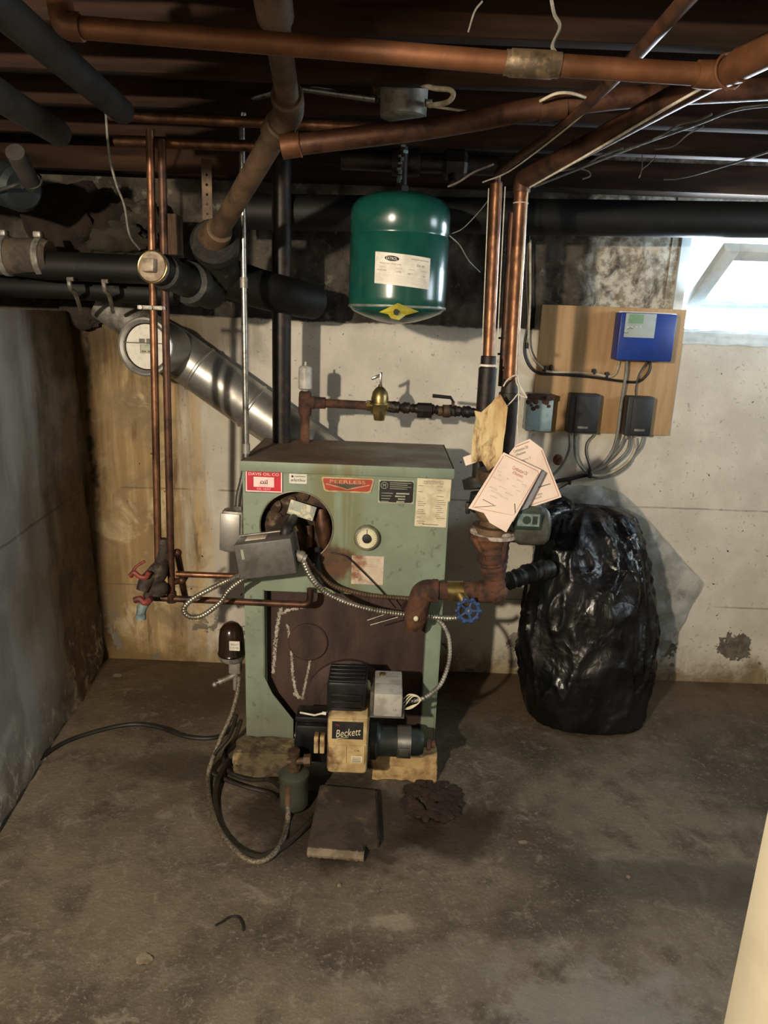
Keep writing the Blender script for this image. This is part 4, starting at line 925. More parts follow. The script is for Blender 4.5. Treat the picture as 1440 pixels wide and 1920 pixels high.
rope('white_wire', 'cable_white', [at(808, 199, 1.915), at(835, 203, 1.88), at(876, 209, 1.86)], .003, 'short thin white wire sticking out right of the round junction box', 'wire')

# ------------------------------------------------------------------ black drain at the left
DY = 2.32
dr = thing('cast_iron_drain', at(400, 560, DY), 'black cast iron drain wye with a cleanout plug at the left', 'drain')
b = MB(); b.tube([at(-150, 473, DY), at(-60, 478, DY), at(85, 498, DY), at(300, 507, DY), at(440, 520, DY)], .043, 24); b.tube([at(425, 520, DY), at(480, 540, DY + .05), at(560, 560, DY + .16), at(590, 566, DY + .22)], [.06, .062, .06, .058], 24)
b.build('run', 'abs', dr)
hb0, hb1 = at(402, 452, 2.12), at(420, 520, DY)
b = MB(); d_ = (hb1 - hb0); b.lathe(hb0, d_, [(-.010, .058), (0, .068), (.03, .068), (.045, .052), (d_.length, .055)], 30); b.build('hub', 'cast', dr)
c0_, c1_ = at(290, 502, 1.98), at(395, 548, 2.30)
d_ = c1_ - c0_; L_ = d_.length
b = MB(); b.lathe(c0_, d_, [(0, .034), (.012, .036), (.04, .038), (.045, .046), (.075, .048), (.085, .043), (L_ * .55, .044), (L_ * .56, .060), (L_ * .66, .064), (L_ * .72, .050), (L_, .052)], 32); b.build('cleanout_branch', 'cast', dr)
b = MB(); b.lathe(c0_ - d_.normalized() * .016, d_, [(0, .001), (.001, .038), (.012, .042), (.018, .042)], 32); cpx = b.build('cleanout_plug', 'brass_dull', dr)
bx_, by_, bd_ = basis_for(d_)
b = MB(); b.box(c0_ - bd_ * .026, (.034, .034, .022), .003, Matrix((bx_, by_, bd_)).transposed()); b.build('plug_square', 'brass_dull', cpx)
b = MB(); 
b.ring(c0_ - bd_ * .012, bd_, .041, .0025, 32, 8); b.build('plug_rim', 'brass', cpx)
fcp = thing('rubber_coupling', at(40, 510, DY), 'old rubber pipe coupling with two steel bands at the left end of the black drain', 'coupling')
pL = [at(-40, 480, DY), at(4, 480, DY), at(92, 480, DY)]
dd = (at(95, 484, DY) - at(0, 480, DY)).normalized(); p0 = at(-30, 479, DY); Lc = (at(96, 484, DY) - p0).length
b = MB(); b.lathe(p0, dd, [(0, .055), (Lc - .02, .057), (Lc, .050)], 30); b.build('sleeve', 'rubber', fcp)
for k, px in enumerate((15, 80)):
    q = at(px, 480 + k * 3, DY); b = MB(); b.lathe(q - dd * .010, dd, [(0, .058), (.001, .0605), (.019, .0605), (.02, .058)], 30); b.bx(q.x - .012, q.x + .012, q.y - .03, q.y - .0, q.z + .056, q.z + .074, .004); b.build('band_clamp', 'steel_dull', fcp)
b = MB(); b.tube([at(-150, 530, DY + .12), at(120, 540, DY + .12), at(330, 552, DY + .12)], .036, 22); tag(b.build('drain_pipe', 'abs'), 'plain black pipe running level just below the cast iron drain at the left', 'pipe')
for (x0, y0, x1, y1), lb in zip(((129, 522, 152, 585), (194, 526, 212, 585)), ('bent steel hanger strap below the black drain, the left one of two', 'bent steel hanger strap below the black drain, nearer the cleanout')):
    b = MB(); P = spline([at(x0, y0, DY - .05), at(x0 + 3, y0 + 18, DY - .045), at((x0 + x1) / 2 + 2, (y0 + y1) / 2, DY + .04), at(x1, y1, DY + .2)], 8)
    b.tube(P, .007, 8); b.lathe(at(x0 - 3, y0 + 1, DY - .055), (1, 0, 0), [(0, .006), (.02, .006)], 8); tag(b.build('hanger_strap', 'steel_dull'), lb, 'strap')
# brown drain coming down from the joists into the hub
dp = thing('drain_pipe', at(400, 440, 2.12), 'brown galvanised drain pipe dropping from the joists down to the black hub', 'pipe')
P0, P1, P2 = at(506, -40, 1.25), at(541, 196, 1.62), at(403, 446, 2.12)
P1b = at(528, 232, 1.66)
b = MB(); b.tube([P0, P1], .0235, 22); du_ = (P1 - P0).normalized(); b.lathe(P0, du_, [(0, .031), ((at(516, 52, 1.33) - P0).length, .031), ((at(516, 52, 1.33) - P0).length + .004, .024)], 22); b.build('upper_run', 'iron_brown', dp)
d1 = (P1 - P0).normalized(); d2 = (P2 - P1b).normalized()
b = MB(); b.lathe(P1 - d1 * .04, d1, [(0, .029), (.004, .033), (.035, .033), (.038, .03)], 26); b.tube(fillet([P1 - d1 * .005, P1 + d1 * .03, P1b + d2 * .02], .03), .031, 24); b.lathe(P1b, d2, [(0, .03), (.004, .034), (.04, .034), (.044, .03)], 26); b.build('elbow', 'iron_brown', dp)
b = MB(); b.tube([P1b, P2], .0265, 22); b.build('lower_run', 'iron_brown', dp)
b = MB(); b.lathe(P2 - d2 * .055, d2, [(0, .029), (.004, .036), (.035, .040), (.07, .046)], 26); b.build('ferrule', 'iron_brown', dp)

# ------------------------------------------------------------------ flue and draft regulator
FYc = 2.672
f0, f1 = at(318, 652, FYc), at(620, 868, FYc)
fl = thing('flue_pipe', f1, 'shiny galvanised flue pipe slanting down behind the boiler', 'flue pipe')
b = MB(); b.tube([f0, f1], .088, 40, cap=False); b.build('pipe', 'steel', fl)
b = MB(); du = (f1 - f0).normalized()
for px, py in ((372, 690), (470, 760)):
    q = f0 + du * ((at(px, py, FYc) - f0).dot(du)); b.lathe(q, du, [(0, .0885), (.003, .0915), (.010, .0915), (.013, .0885)], 40)
b.build('seam_bead', 'steel', fl)
e_ = at(190, 566, 2.70); b = MB(); b.tube([f0 + V((0, .01, 0)), (f0 + e_) / 2 + V((0, .02, 0)), e_], [.084, .070, .062], 36); b.ball(f0, .088, (1, 1, 1), 28); b.build('tee', 'steel_dull', fl)
dgc = at(272, 650, 2.44)
dg = thing('draft_regulator', dgc - V((0, 0, .095)), 'round white draft regulator facing the room at the flue tee', 'damper')
dv = V((f0.x + .02 - dgc.x, FYc - 2.44, (f0.z - dgc.z))).normalized()
b = MB(); b.lathe(dgc, dv, [(.03, .076), (.0, .079), (-.005, .088), (-.004, .095), (.0, .098), (.008, .098), (.012, .090), (.03, .086), (.18, .086)], 44, cap=False); b.build('collar', 'steel', dg)
b = MB(); b.lathe(dgc + dv * .012, dv, [(0, .001), (.0005, .074), (.003, .074)], 44); fc_ = b.build('face', 'white_label', dg)
bx_, by_, bd_ = basis_for(dv)
Ug = V((1, 0, 0)) - dv * dv.x; Ug.normalize(); Wg = V((0, 0, 1)) - dv * dv.z - Ug * 0; Wg = (Wg - Ug * Wg.dot(Ug)).normalized()
Fg = (dgc + dv * .0115, Ug, Wg, -dv)
b = MB(); b.rect(Fg, -.022, .032, -.020, .006, .0006); b.build('label', 'plate_edge', fc_)
b = MB()
for a, c, d, e in ((-.023, -.0215, -.021, .007), (.0315, .033, -.021, .007), (-.023, .033, .006, .0075), (-.023, .033, -.0215, -.020), (-.018, -.002, -.018, -.013), (.004, .014, -.018, -.013), (-.070, -.045, .012, .0128), (-.026, -.006, .010, .026), (.0, .020, .009, .027)): b.rect(Fg, a, c, d, e, .0012)
b.build('lettering', 'print', fc_)
b = MB(); b.cyl(dgc + Ug * -.075 + Wg * .012 + dv * .008, dgc + Ug * .075 + Wg * .012 + dv * .008, .0018, n=8); b.build('pivot_rod', 'steel', dg)

# ------------------------------------------------------------------ steel riser, air vent, water feed
RY = 2.455
rb = atz(527, 826, BZ1); 
b = MB(); rx = at(528, 700, RY).x
b.tube([V((rx, RY, BZ1 - .002)), V((rx, RY, at(527, 300, RY).z))], .0315, 26); tag(b.build('steel_riser', 'iron_black'), 'thick dark steel riser standing on the rear left of the boiler top', 'pipe')
vx = at(572, 760, RY).x; zf = at(590, 755, RY).z
vt = thing('air_vent', (vx, RY, BZ1), 'rusty pipe stub topped by a clear float air vent on the boiler top', 'air vent')
b = MB(); b.tube([V((vx, RY, BZ1 - .002)), V((vx, RY, zf + .02))], .0165, 18); b.lathe((vx, RY, zf - .045), (0, 0, 1), [(0, .021), (.012, .023), (.06, .022), (.078, .021), (.084, .015)], 20); b.lathe((vx, RY, zf), (1, 0, 0), [(0, .02), (.022, .022), (.032, .022)], 20); b.build('riser_tee', 'iron_rust', vt)
zv0, zv1 = at(570, 730, RY).z, at(570, 686, RY).z
b = MB(); b.lathe((vx, RY, zv0 - .012), (0, 0, 1), [(0, .010), (.010, .010), (.012, .019), (.016, .024), (zv1 - zv0 + .006, .023), (zv1 - zv0 + .012, .017), (zv1 - zv0 + .014, .004), (zv1 - zv0 + .026, .004)], 24); b.build('float_chamber', 'white_plastic', vt)
xg = at(712, 757, RY).x; xe = at(892, 768, RY).x; xv = at(838, 765, RY).x
fe_ = thing('water_feed_pipe', (xg, RY, zf - .02), 'dark crusted water feed pipe running level behind the boiler top', 'pipe')
b = MB(); b.tube([V((vx + .03, RY, zf)), V((xg - .03, RY, zf - .003))], .0150, 16); b.lathe((vx + .03, RY, zf), (1, 0, 0), [(0, .020), (.04, .020), (.042, .015)], 16); b.build('left_run', 'iron_rust', fe_)
b = MB(); random.seed(5); PP = resample([V((xg + .03, RY, zf - .004)), V((xe, RY, zf - .012))], .007); b.tube(PP, [random.uniform(.012, .022) for _ in PP], 10); b.tube([V((xg + .13, RY, zf - .012)), V((xg + .18, RY, zf - .012))], .026, 8); b.build('crusted_run', 'iron_black', fe_)
zr = zf - .012
b = MB(); b.tube(fillet([V((xe - .01, RY, zr)), V((xe + .022, RY, zr)), V((xe + .022, RY, at(905, 340, RY).z))], .022), .0115, 16); b.build('copper_rise', 'copper_dark', fe_)
rg = thing('pressure_regulator', (xg, RY, zf - .05), 'brass bell-shaped pressure regulator with a small lever on the feed pipe', 'valve')
b = MB(); b.lathe((xg, RY, zf - .052), (0, 0, 1), [(0, .018), (.022, .022), (.024, .030), (.050, .032), (.056, .036)], 8); b.cyl((xg - .045, RY, zf - .003), (xg + .045, RY, zf - .003), .018, n=8); b.build('body', 'brass', rg)
b = MB(); b.lathe((xg, RY, zf + .004), (0, 0, 1), [(0, .038), (.006, .038), (.007, .030), (.02, .030), (.04, .026), (.054, .016), (.060, .007), (.066, .007), (.067, .001)], 28); b.build('bell', 'brass', rg)
b = MB(); b.box((xg + .001, RY - .004, zf + .087), (.009, .012, .05), .002); b.box((xg - .016, RY - .004, zf + .095), (.034, .010, .010), .003, Matrix.Rotation(-.45, 3, 'Y'))
b.ring((xg - .040, RY - .01, zf + .005), (0, 1, 0), .008, .0018, 16, 6); b.ring((xg + .040, RY - .01, zf + .002), (0, 1, 0), .008, .0018, 16, 6); b.build('lever', 'chrome', rg)
bv = thing('ball_valve', (xv, RY, zf - .03), 'small ball valve with a black lever at the right end of the feed pipe', 'valve')
b = MB(); b.lathe((xv - .03, RY, zr), (1, 0, 0), [(0, .017), (.015, .017), (.02, .022), (.04, .022), (.045, .017), (.06, .017)], 12); b.cyl((xv + .02, RY, zr), (xv + .02, RY, zr + .034), .006, n=10); b.build('body', 'iron_brown', bv)
hz = at(840, 745, RY).z
b = MB(); b.tube([V((xv + .022, RY - .004, zr + .032)), V((xv + .010, RY - .004, hz)), V((xv - .052, RY - .006, hz + .004))], [.004, .006, .0065], 10); b.build('lever', 'black', bv)

# ------------------------------------------------------------------ expansion tank
TY = 2.2
tc = at(747, 480, TY); tr_ = (at(842, 470, TY).x - at(655, 470, TY).x) / 2 - .002
tz0, tz1 = at(742, 590, TY).z, at(748, 362, TY).z
tx = at(748.5, 470, TY).x
tk = thing('expansion_tank', (tx, TY, tz0), 'green steel expansion tank with a white label hanging under the pipes', 'tank')
H_ = tz1 - tz0
prof = [(.018, tr_ - .006), (.026, tr_ - .001), (.045, tr_)]
zs = .66 * H_
prof += [(zs - .012, tr_), (zs - .006, tr_ - .003), (zs, tr_ - .003), (zs + .006, tr_), (H_ * .82, tr_), (H_ * .88, tr_ * .97), (H_ * .935, tr_ * .86), (H_ * .975, tr_ * .62), (H_ * .995, tr_ * .3), (H_, .02)]
b = MB(); b.lathe((tx, TY, tz0), (0, 0, 1), [(.017, .001)] + prof, 64); b.build('shell', 'tank', tk, ang=60)
b = MB(); b.lathe((tx, TY, tz0), (0, 0, 1), [(-.026, .001), (-.0255, .02), (-.020, .055), (-.008, .095), (.006, tr_ * .9), (.020, tr_ * 1.005), (.026, tr_ * 1.008), (.027, tr_ * .9)], 56); b.build('bottom', 'tank', tk, ang=60)
b = MB(); b.lathe((tx, TY, tz0 + .018), (0, 0, 1), [(0, tr_ * 1.004), (.002, tr_ * 1.012), (.006, tr_ * 1.012), (.008, tr_ * 1.002)], 56); b.build('seam', 'galv_tank', tk)
b = MB(); b.cyl((tx, TY, tz1 - .004), (tx, TY, at(745, 275, TY).z), .014, n=16); b.lathe((tx, TY, tz1 - .002), (0, 0, 1), [(0, .022), (.02, .022), (.022, .016)], 6); b.build('neck', 'iron_black', tk)
b = MB(); random.seed(14)
for k in range(9):
    an = -PI / 2 + random.uniform(-.9, .5); zz = tz1 + .03 + .011 * k + random.uniform(-.004, .004)
    b.box((tx + .0142 * math.cos(an), TY + .0142 * math.sin(an), zz), (random.uniform(.008, .016), .004, random.uniform(.006, .014)), .0015, Matrix.Rotation(an + PI / 2, 3, 'Z'))
b.build('flaking_paint', 'verdigris', tk)
# curved label
def on_tank(px, py):
    d = ray(px, py); ox, oy = -tx, -TY; a = d.x ** 2 + d.y ** 2; bb = 2 * (d.x * (CC.x - tx) + d.y * (CC.y - TY)); c = (CC.x - tx) ** 2 + (CC.y - TY) ** 2 - tr_ ** 2
    disc = max(0, bb * bb - 4 * a * c); tt = (-bb - math.sqrt(disc)) / (2 * a); return CC + d * tt
cA_ = on_tank(704, 475); cB_ = on_tank(807, 482); zT, zB = (on_tank(704, 474).z + on_tank(807, 482).z) / 2, (on_tank(699, 533).z + on_tank(803, 541).z) / 2
aA = math.atan2(cA_.y - TY, cA_.x - tx); aB = math.atan2(cB_.y - TY, cB_.x - tx)
# the label is stuck on a little askew: its right end sits lower
def lab_pt(u, v, off): 
    a = aA + (aB - aA) * u; return V((tx + (tr_ + off) * math.cos(a), TY + (tr_ + off) * math.sin(a), zB + (zT - zB) * v - .012 * (u - .5)))
def curved(u0, u1, v0, v1, off, n=14):
    g = grid_mesh(n, 2, lambda s, t_: lab_pt(u0 + (u1 - u0) * s, v0 + (v1 - v0) * t_, off)); return g
lb_ = curved(0, 1, 0, 1, .0007, 24).build('label', 'white_label', tk)
arcw = abs(aB - aA) * tr_
def wrap(b, off):        # wrap flat text laid at y=0 onto the label
    for v in b.bm.verts:
        p = lab_pt(v.co.x, v.co.z, off); v.co = p
    return b
Fz = (V((0, 0, 0)), V((1, 0, 0)), V((0, 0, 1)), V((0, -1, 0)))
b = MB(); b.plate([(.30 + .125 * math.cos(2 * PI * k / 28), .83 + .085 * math.sin(2 * PI * k / 28)) for k in range(28)], .0001, [], Fz); wrap(b, .0011).build('logo_oval', 'ink', lb_)
b = MB(); b.text(Fz, 'EXTROL', .30, .83, .09, .19, 0); wrap(b, .0016).build('logo_lettering', 'white_label', lb_)
b = MB(); b.text(Fz, 'MODEL EXPANSION TANK', .80, .88, .035, .33, 0); b.text(Fz, 'EX-30', .81, .70, .07, .14, 0); b.text(Fz, 'diaphragm type tank', .28, .66, .05, .38, 0); b.text(Fz, '125 PSI MAX', .13, .44, .04, .18, 0); b.text(Fz, '12 PSI', .42, .43, .05, .08, 0); b.text(Fz, '240 F', .62, .41, .05, .09, 0); b.text(Fz, 'UN', .87, .39, .05, .05, 0); wrap(b, .0012).build('lettering', 'print', lb_)
b = MB()
random.seed(9)
for k in range(5):
    zz = .30 - k * .05
    b.text(Fz, 'warning read and follow all instructions before use', .52, zz, .028, .84 - .05 * (k % 2), 0)
for c in (.14, .43, .65, .87): b.text(Fz, 'volume', c, .55, .045, .11, 0)
wrap(b, .0012).build('small_lettering', 'print_light', lb_)
# yellow tag tied round the air valve below
yc = at(744, 578, TY - .05)
b = MB(); P = [at(711, 585, TY - .125), at(746, 568, TY - .160), at(785, 584, TY - .125), at(760, 591, TY - .135), at(748, 600, TY - .15), at(734, 597, TY - .15), at(728, 589, TY - .135)]
ctr = at(744, 583, TY - .145); bmv = [b.bm.verts.new(p) for p in P]; cv = b.bm.verts.new(ctr + V((0, -.012, 0)))
for i in range(len(P)): b.bm.faces.new((bmv[i], bmv[(i + 1) % len(P)], cv))
bmesh.ops.recalc_face_normals(b.bm, faces=b.bm.faces[:]); bmesh.ops.solidify(b.bm, geom=b.bm.faces[:], thickness=.0012); yt = b.build('valve_tag', 'yellow', tk, ang=20)
b = MB(); q = at(743, 583, TY - .15); b.cyl(q + V((0, .04, .006)), q + V((0, -.014, -.004)), .008, n=12); b.build('air_valve', 'black', tk)

# ------------------------------------------------------------------ ceiling pipes
AY = 1.16
a0, a1, a2 = at(128, 50, AY), at(947, 117, AY), at(1050, 123, AY)
am = thing('copper_main', (a1.x, AY, a1.z - .02), 'orange copper heating main running across the whole view just under the joists', 'pipe')
a3, a4, a5 = at(1305, 139, AY), at(1352, 142, AY), at(1470, 80, AY - .12)
b = MB(); b.tube([a0, a1], .0150, 22); b.tube([a2, a3], .0150, 22); b.tube([at(1385, 122, AY - .035), a5], .0215, 22); b.build('tube', 'copper_dull', am)
b = MB(); b.tube([a1, at(955, 118, AY), at(958, 118, AY), at(1035, 122, AY), at(1040, 122, AY), a2], [.0168, .0168, .0185, .0185, .0168, .0168], 22); b.build('coupling', 'solder', am)
b = MB(); b.tube(fillet([a3, a4, at(1392, 120, AY - .04)], .05), [.018] * 1 + [.019] * 8 + [.0235], 22); b.ring(at(1368, 133, AY - .015), (at(1392, 120, AY - .04) - a4), .0235, .0022, 24, 8); b.build('elbow', 'copper_dull', am)
b = MB(); b.tube(fillet([a0 + V((.02, 0, 0)), a0 + V((-.005, 0, 0)), a0 + V((-.035, .03, .12))], .02), .0185, 20); b.build('end_elbow', 'copper_dull', am)
CYp = 1.66
cpts = [at(528, 276, CYp), at(600, 266, CYp), at(700, 254, CYp), at(800, 241, CYp), at(900, 224, CYp), at(1000, 205, CYp), at(1120, 189, CYp), at(1240, 178, CYp), at(1460, 166, CYp)]
cbp = thing('copper_branch', cpts[4] - V((0, 0, .03)), 'brown copper branch pipe rising gently to the right in front of the green tank top', 'pipe')
b = MB(); b.tube(spline([at(556, 272, CYp)] + cpts[1:], 6), .0215, 22); b.build('tube', 'copper_dark', cbp)
b = MB(); b.tube([cpts[0], at(562, 271, CYp)], .0245, 22); b.ring(at(562, 271, CYp), (cpts[1] - cpts[0]), .0235, .0024, 24, 8); b.build('coupling', 'copper_dull', cbp)
b = MB(); b.tube([at(1010, 206, CYp), at(1060, 199, CYp)], .0245, 20); b.build('joint', 'copper_dark', cbp)
pipe('copper_pipe', 'copper', [at(205, 216, 2.05), at(700, 240, 2.05)], .0135, 'thin copper pipe under the joists, the higher of two crossing behind the brown drain arm', fr=0)
pipe('copper_pipe', 'copper', [at(215, 264, 2.12), at(480, 274, 2.12)], .0145, 'thin copper pipe under the joists, the lower of two left of the brown drain arm', fr=0)
# risers right of the tank
TOPX = {}
def riser(name, mat, px0, py0, px1, py1, Y, r, label):
    z0, z1 = at(px1, py1, Y).z, at(px0, py0, Y).z; x = at(px1, py1, Y).x; xt = at(px0, py0, Y).x
    t_ = thing(name, (x, Y, z0), label, 'pipe'); b = MB(); b.tube([V((x, Y, z0)), V((xt, Y, z1))], r, 22); b.build('tube', mat, t_); TOPX[t_.name] = xt; return t_, x, z0, z1
r1, r1x, r1z0, r1z1 = riser('copper_riser', 'copper', 931, 345, 915, 688, 2.13, .0168, 'bright copper riser just right of the green tank, ending in a black iron sleeve')
b = MB(); b.lathe((r1x, 2.13, r1z0 + .01), (0, 0, -1), [(-.022, .019), (-.02, .023), (.012, .023), (.013, .027), (.020, .027), (.2, .026), (.26, .026)], 24); b.build('iron_sleeve', 'iron_black', r1)
b = MB(); b.lathe((r1x, 2.13, r1z0 + .002), (0, 0, 1), [(0, .0282), (.006, .0282)], 24); b.build('solder_ring', 'white_label', r1)
r2, r2x, r2z0, r2z1 = riser('copper_riser', 'copper', 978, 352, 957, 722, 2.0, .0182, 'thick copper riser standing right above the paper tags')
b = MB(); zi = at(952, 885, 2.0).z; b.lathe((r2x, 2.0, r2z0 + .01), (0, 0, -1), [(-.005, .022), (.03, .026), (.031, .030), (.05, .030), (.052, .026), (r2z0 - zi, .0255)], 24); b.build('iron_nipple', 'iron_black', r2)
b = MB(); b.ring((at(976.5, 381, 2.0).x, 2.0, at(972, 381, 2.0).z), (0, 0, 1), .0186, .0018, 20, 6); b.build('solder_ring', 'cable_white', r2)
r3, r3x, r3z0, r3z1 = riser('copper_riser', 'copper_dark', 962, 400, 942, 724, 2.2, .0135, 'dull copper riser half hidden between the two brighter risers')
b = MB()
for py in (636, 666): b.lathe((r3x, 2.2, at(946, py, 2.2).z), (0, 0, 1), [(0, .0175), (.006, .0175)], 16); b.cyl((r3x - .024, 2.195, at(946, py, 2.2).z + .003), (r3x + .02, 2.18, at(946, py, 2.2).z + .003), .003, n=8)
b.build('hanger_clamps', 'black', r3)
b = MB(); b.tube(fillet([V((TOPX[r2.name], 2.0, r2z1 - .012)), V((TOPX[r2.name] + .001, 2.0, r2z1 + .02)), at(1110, 268, 1.72), at(1255, 188, 1.48), at(1420, 100, 1.30)], .03), .0225, 20); b.build('upper_run', 'copper_dark', r2)
b = MB(); b.tube(fillet([V((TOPX[r1.name], 2.13, r1z1 - .012)), V((TOPX[r1.name], 2.13, r1z1 + .03)), at(1068, 228, 1.66), at(1160, 140, 1.36), at(1340, -60, .88)], .03), .0105, 18); b.build('upper_run', 'copper_dark', r1)
rope('white_wire', 'string', [at(992, 352, 1.99), at(1090, 297, 1.74), at(1210, 226, 1.52), at(1290, 180, 1.40), at(1345, 150, 1.33), at(1396, 130, 1.27), at(1460, 124, 1.2)], .0026, 'long white wire stretched along the brown pipe at the upper right', 'wire', 6)
rope('white_wire', 'string', [at(905, 342, 2.12), at(960, 318, 2.0), at(1073, 232, 1.63), at(1122, 182, 1.46), at(1195, 104, 1.24), at(1292, 12, .98)], .0018, 'thin white wire rising from the bright riser to the top edge of the view', 'wire', 6)
rope('white_wire', 'cable_white', [at(1012, 190, 1.62), at(1042, 176, 1.60), at(1070, 175, 1.60), at(1098, 183, 1.62)], .003, 'short curved white wire lying on the brown branch pipe', 'wire', 6)
rope('grey_cable', 'cable_grey', [at(1000, 350, 2.10), at(1190, 275, 2.05), at(1310, 232, 2.0), at(1380, 206, 1.95), at(1460, 196, 1.9)], .004, 'grey cable under the joists at the right, above the window', 'cable', 6)
rope('grey_cable', 'cable_grey', [at(1245, 336, 2.45), at(1275, 334, 2.4), at(1340, 317, 2.3), at(1450, 282, 2.2)], .003, 'thin pale cable drooping from the joists just over the window', 'cable', 6)
hz_h = at(790, 315, 2.2).z
b = MB(); b.tube([at(640, 300, 2.26), at(930, 312, 2.26)], .027, 20); b.lathe(at(735, 304, 2.26), (1, 0, 0), [(0, .036), (.012, .038), (.07, .038), (.082, .036)], 20); b.lathe(at(830, 308, 2.26), (1, 0, 0), [(0, .034), (.01, .042), (.06, .042), (.07, .034)], 8); b.tube([at(846, 312, 2.26), at(850, 345, 2.22)], [.014, .012], 12)
tag(b.build('iron_header', 'iron_black'), 'dark iron pipe with fittings from which the green tank hangs', 'pipe')
# black waste pipe crossing behind the tank, over the window
b = MB(); b.tube([at(430, 396, 2.53), at(1000, 407, 2.53), at(1700, 417, 2.53)], .0565, 34)
tag(b.build('waste_pipe', 'abs'), 'thick black waste pipe running along the wall behind the tank and across the window', 'pipe')

# ------------------------------------------------------------------ upper left clutter
def gp(name, mat, pts, r, label, cat='pipe', n=20): b = MB(); b.tube(pts, r, n); return tag(b.build(name, mat), label, cat)
gp('grey_pipe', 'grey_pipe', [at(228, 208, 1.92) + (at(-60, -40, 1.15) - at(228, 208, 1.92)) * 3.2, at(228, 208, 1.92)], .030, 'dusty grey pipe running back under the joists at the upper left')
gp('grey_pipe', 'grey_pipe', [at(110, 250, 1.9) + (at(-80, 130, 1.35) - at(110, 250, 1.9)) * 3.2, at(110, 250, 1.9)], .030, 'second dusty grey pipe at the upper left, lower and nearer the edge')
bg = at(20, 350, 2.2)
ed = thing('metal_elbow', bg - V((0, 0, .07)), 'blue-grey metal elbow with a pale flange at the upper left edge', 'elbow')
b = MB(); b.tube(spline([at(-190, 312, 2.3), at(-50, 332, 2.25), at(10, 345, 2.2), at(45, 356, 2.15)], 6), [.062] * 18 + [.05], 24); b.build('body', 'blue_grey', ed)
b = MB(); b.tube([at(28, 285, 2.0), at(60, 345, 2.12)], .024, 16); b.ring(at(60, 338, 2.11), (at(60, 345, 2.12) - at(28, 285, 2.0)), .025, .003, 20, 8); b.tube(spline([at(-20, 362, 2.1), at(20, 350, 2.08), at(36, 345, 2.09), at(44, 352, 2.10)], 5), .005, 8); b.build('neck', 'grey_pipe', ed)
random.seed(31)
lz = 1.436
def rock(px, py, Y, r, sc3, label, mat='stone', cat='stone'):
    q = at(px, py, Y); b = bmesh.new(); bmesh.ops.create_icosphere(b, subdivisions=4, radius=1)
    sd = random.uniform(0, 50)
    for v in b.verts:
        d = v.co.normalized(); k = 1 + .35 * fbm(d.x * 1.6 + sd, d.y * 1.6, d.z * 1.6, 5); v.co = V((d.x * sc3[0], d.y * sc3[1], d.z * sc3[2])) * r * k
    o = MB(); o._merge(b, Matrix.Translation(q)); return tag(o.build('insulation_wad' if mat == 'insul' else 'rubble_stone', mat, ang=50), label, cat)
rock(140, 425, 2.62, .17, (1, .6, .75), 'large brown wad of old insulation stuffed above the left wall', 'insul', 'insulation')
rock(215, 450, 2.60, .09, (1.5, .7, .7), 'pale rubble stone on top of the wall just left of the cleanout', 'stone', 'stone')
rock(255, 420, 2.66, .08, (1.1, .7, 1), 'dark rubble stone behind the bright copper riser', 'stone', 'stone')
rock(150, 590, 2.75, .06, (1.4, .5, .8), 'dark lump of crumbled mortar at the top of the back left corner', 'stone', 'stone')
b = MB(); a_, c__ = at(305, 478, 2.6), at(333, 402, 2.6); b.bx(a_.x, c__.x, 2.58, 2.66, a_.z, c__.z, .004); tag(b.build('wood_stub', 'wood_mid'), 'short upright brown wood stub behind the twin copper risers', 'block')
hs = MB(); a_, c__ = at(380, 412, 2.30), at(396, 298, 2.30)
holes = []
Hh = c__.z - a_.z
for k in range(6):
    cz = a_.z + Hh * (.1 + .16 * k); holes.append([((a_.x + c__.x) / 2 + .004 * math.cos(2 * PI * j / 10), cz + .004 * math.sin(2 * PI * j / 10)) for j in range(10)])
hs.plate([(a_.x, a_.z), (c__.x, a_.z), (c__.x, c__.z), (a_.x, c__.z)], .003, holes, (V((0, 2.30, 0)), V((1, 0, 0)), V((0, 0, 1)), V((0, -1, 0))))
tag(hs.build('perforated_strap', 'iron_brown'), 'rusty perforated hanger strap left of the brown drain arm', 'strap')
rope('hanging_string', 'web', [at(198, 205, 2.1), at(205, 290, 2.2), at(218, 345, 2.25), at(233, 385, 2.3), at(243, 440, 2.35), at(262, 468, 2.4)], .0035, 'dusty grey string hanging from the joists at the left', 'string', 6)
rope('cobweb_strand', 'web', [at(842, 440, 2.2), at(868, 428, 2.18), at(900, 395, 2.15), at(918, 372, 2.13)], .0013, 'fine cobweb strand between the green tank and the bright riser', 'cobweb', 5)
rope('cobweb_strand', 'web', [at(843, 442, 2.1), at(862, 460, 2.13), at(880, 490, 2.16), at(900, 510, 2.3)], .0018, 'dusty cobweb strand drooping from the right side of the tank', 'cobweb', 5)

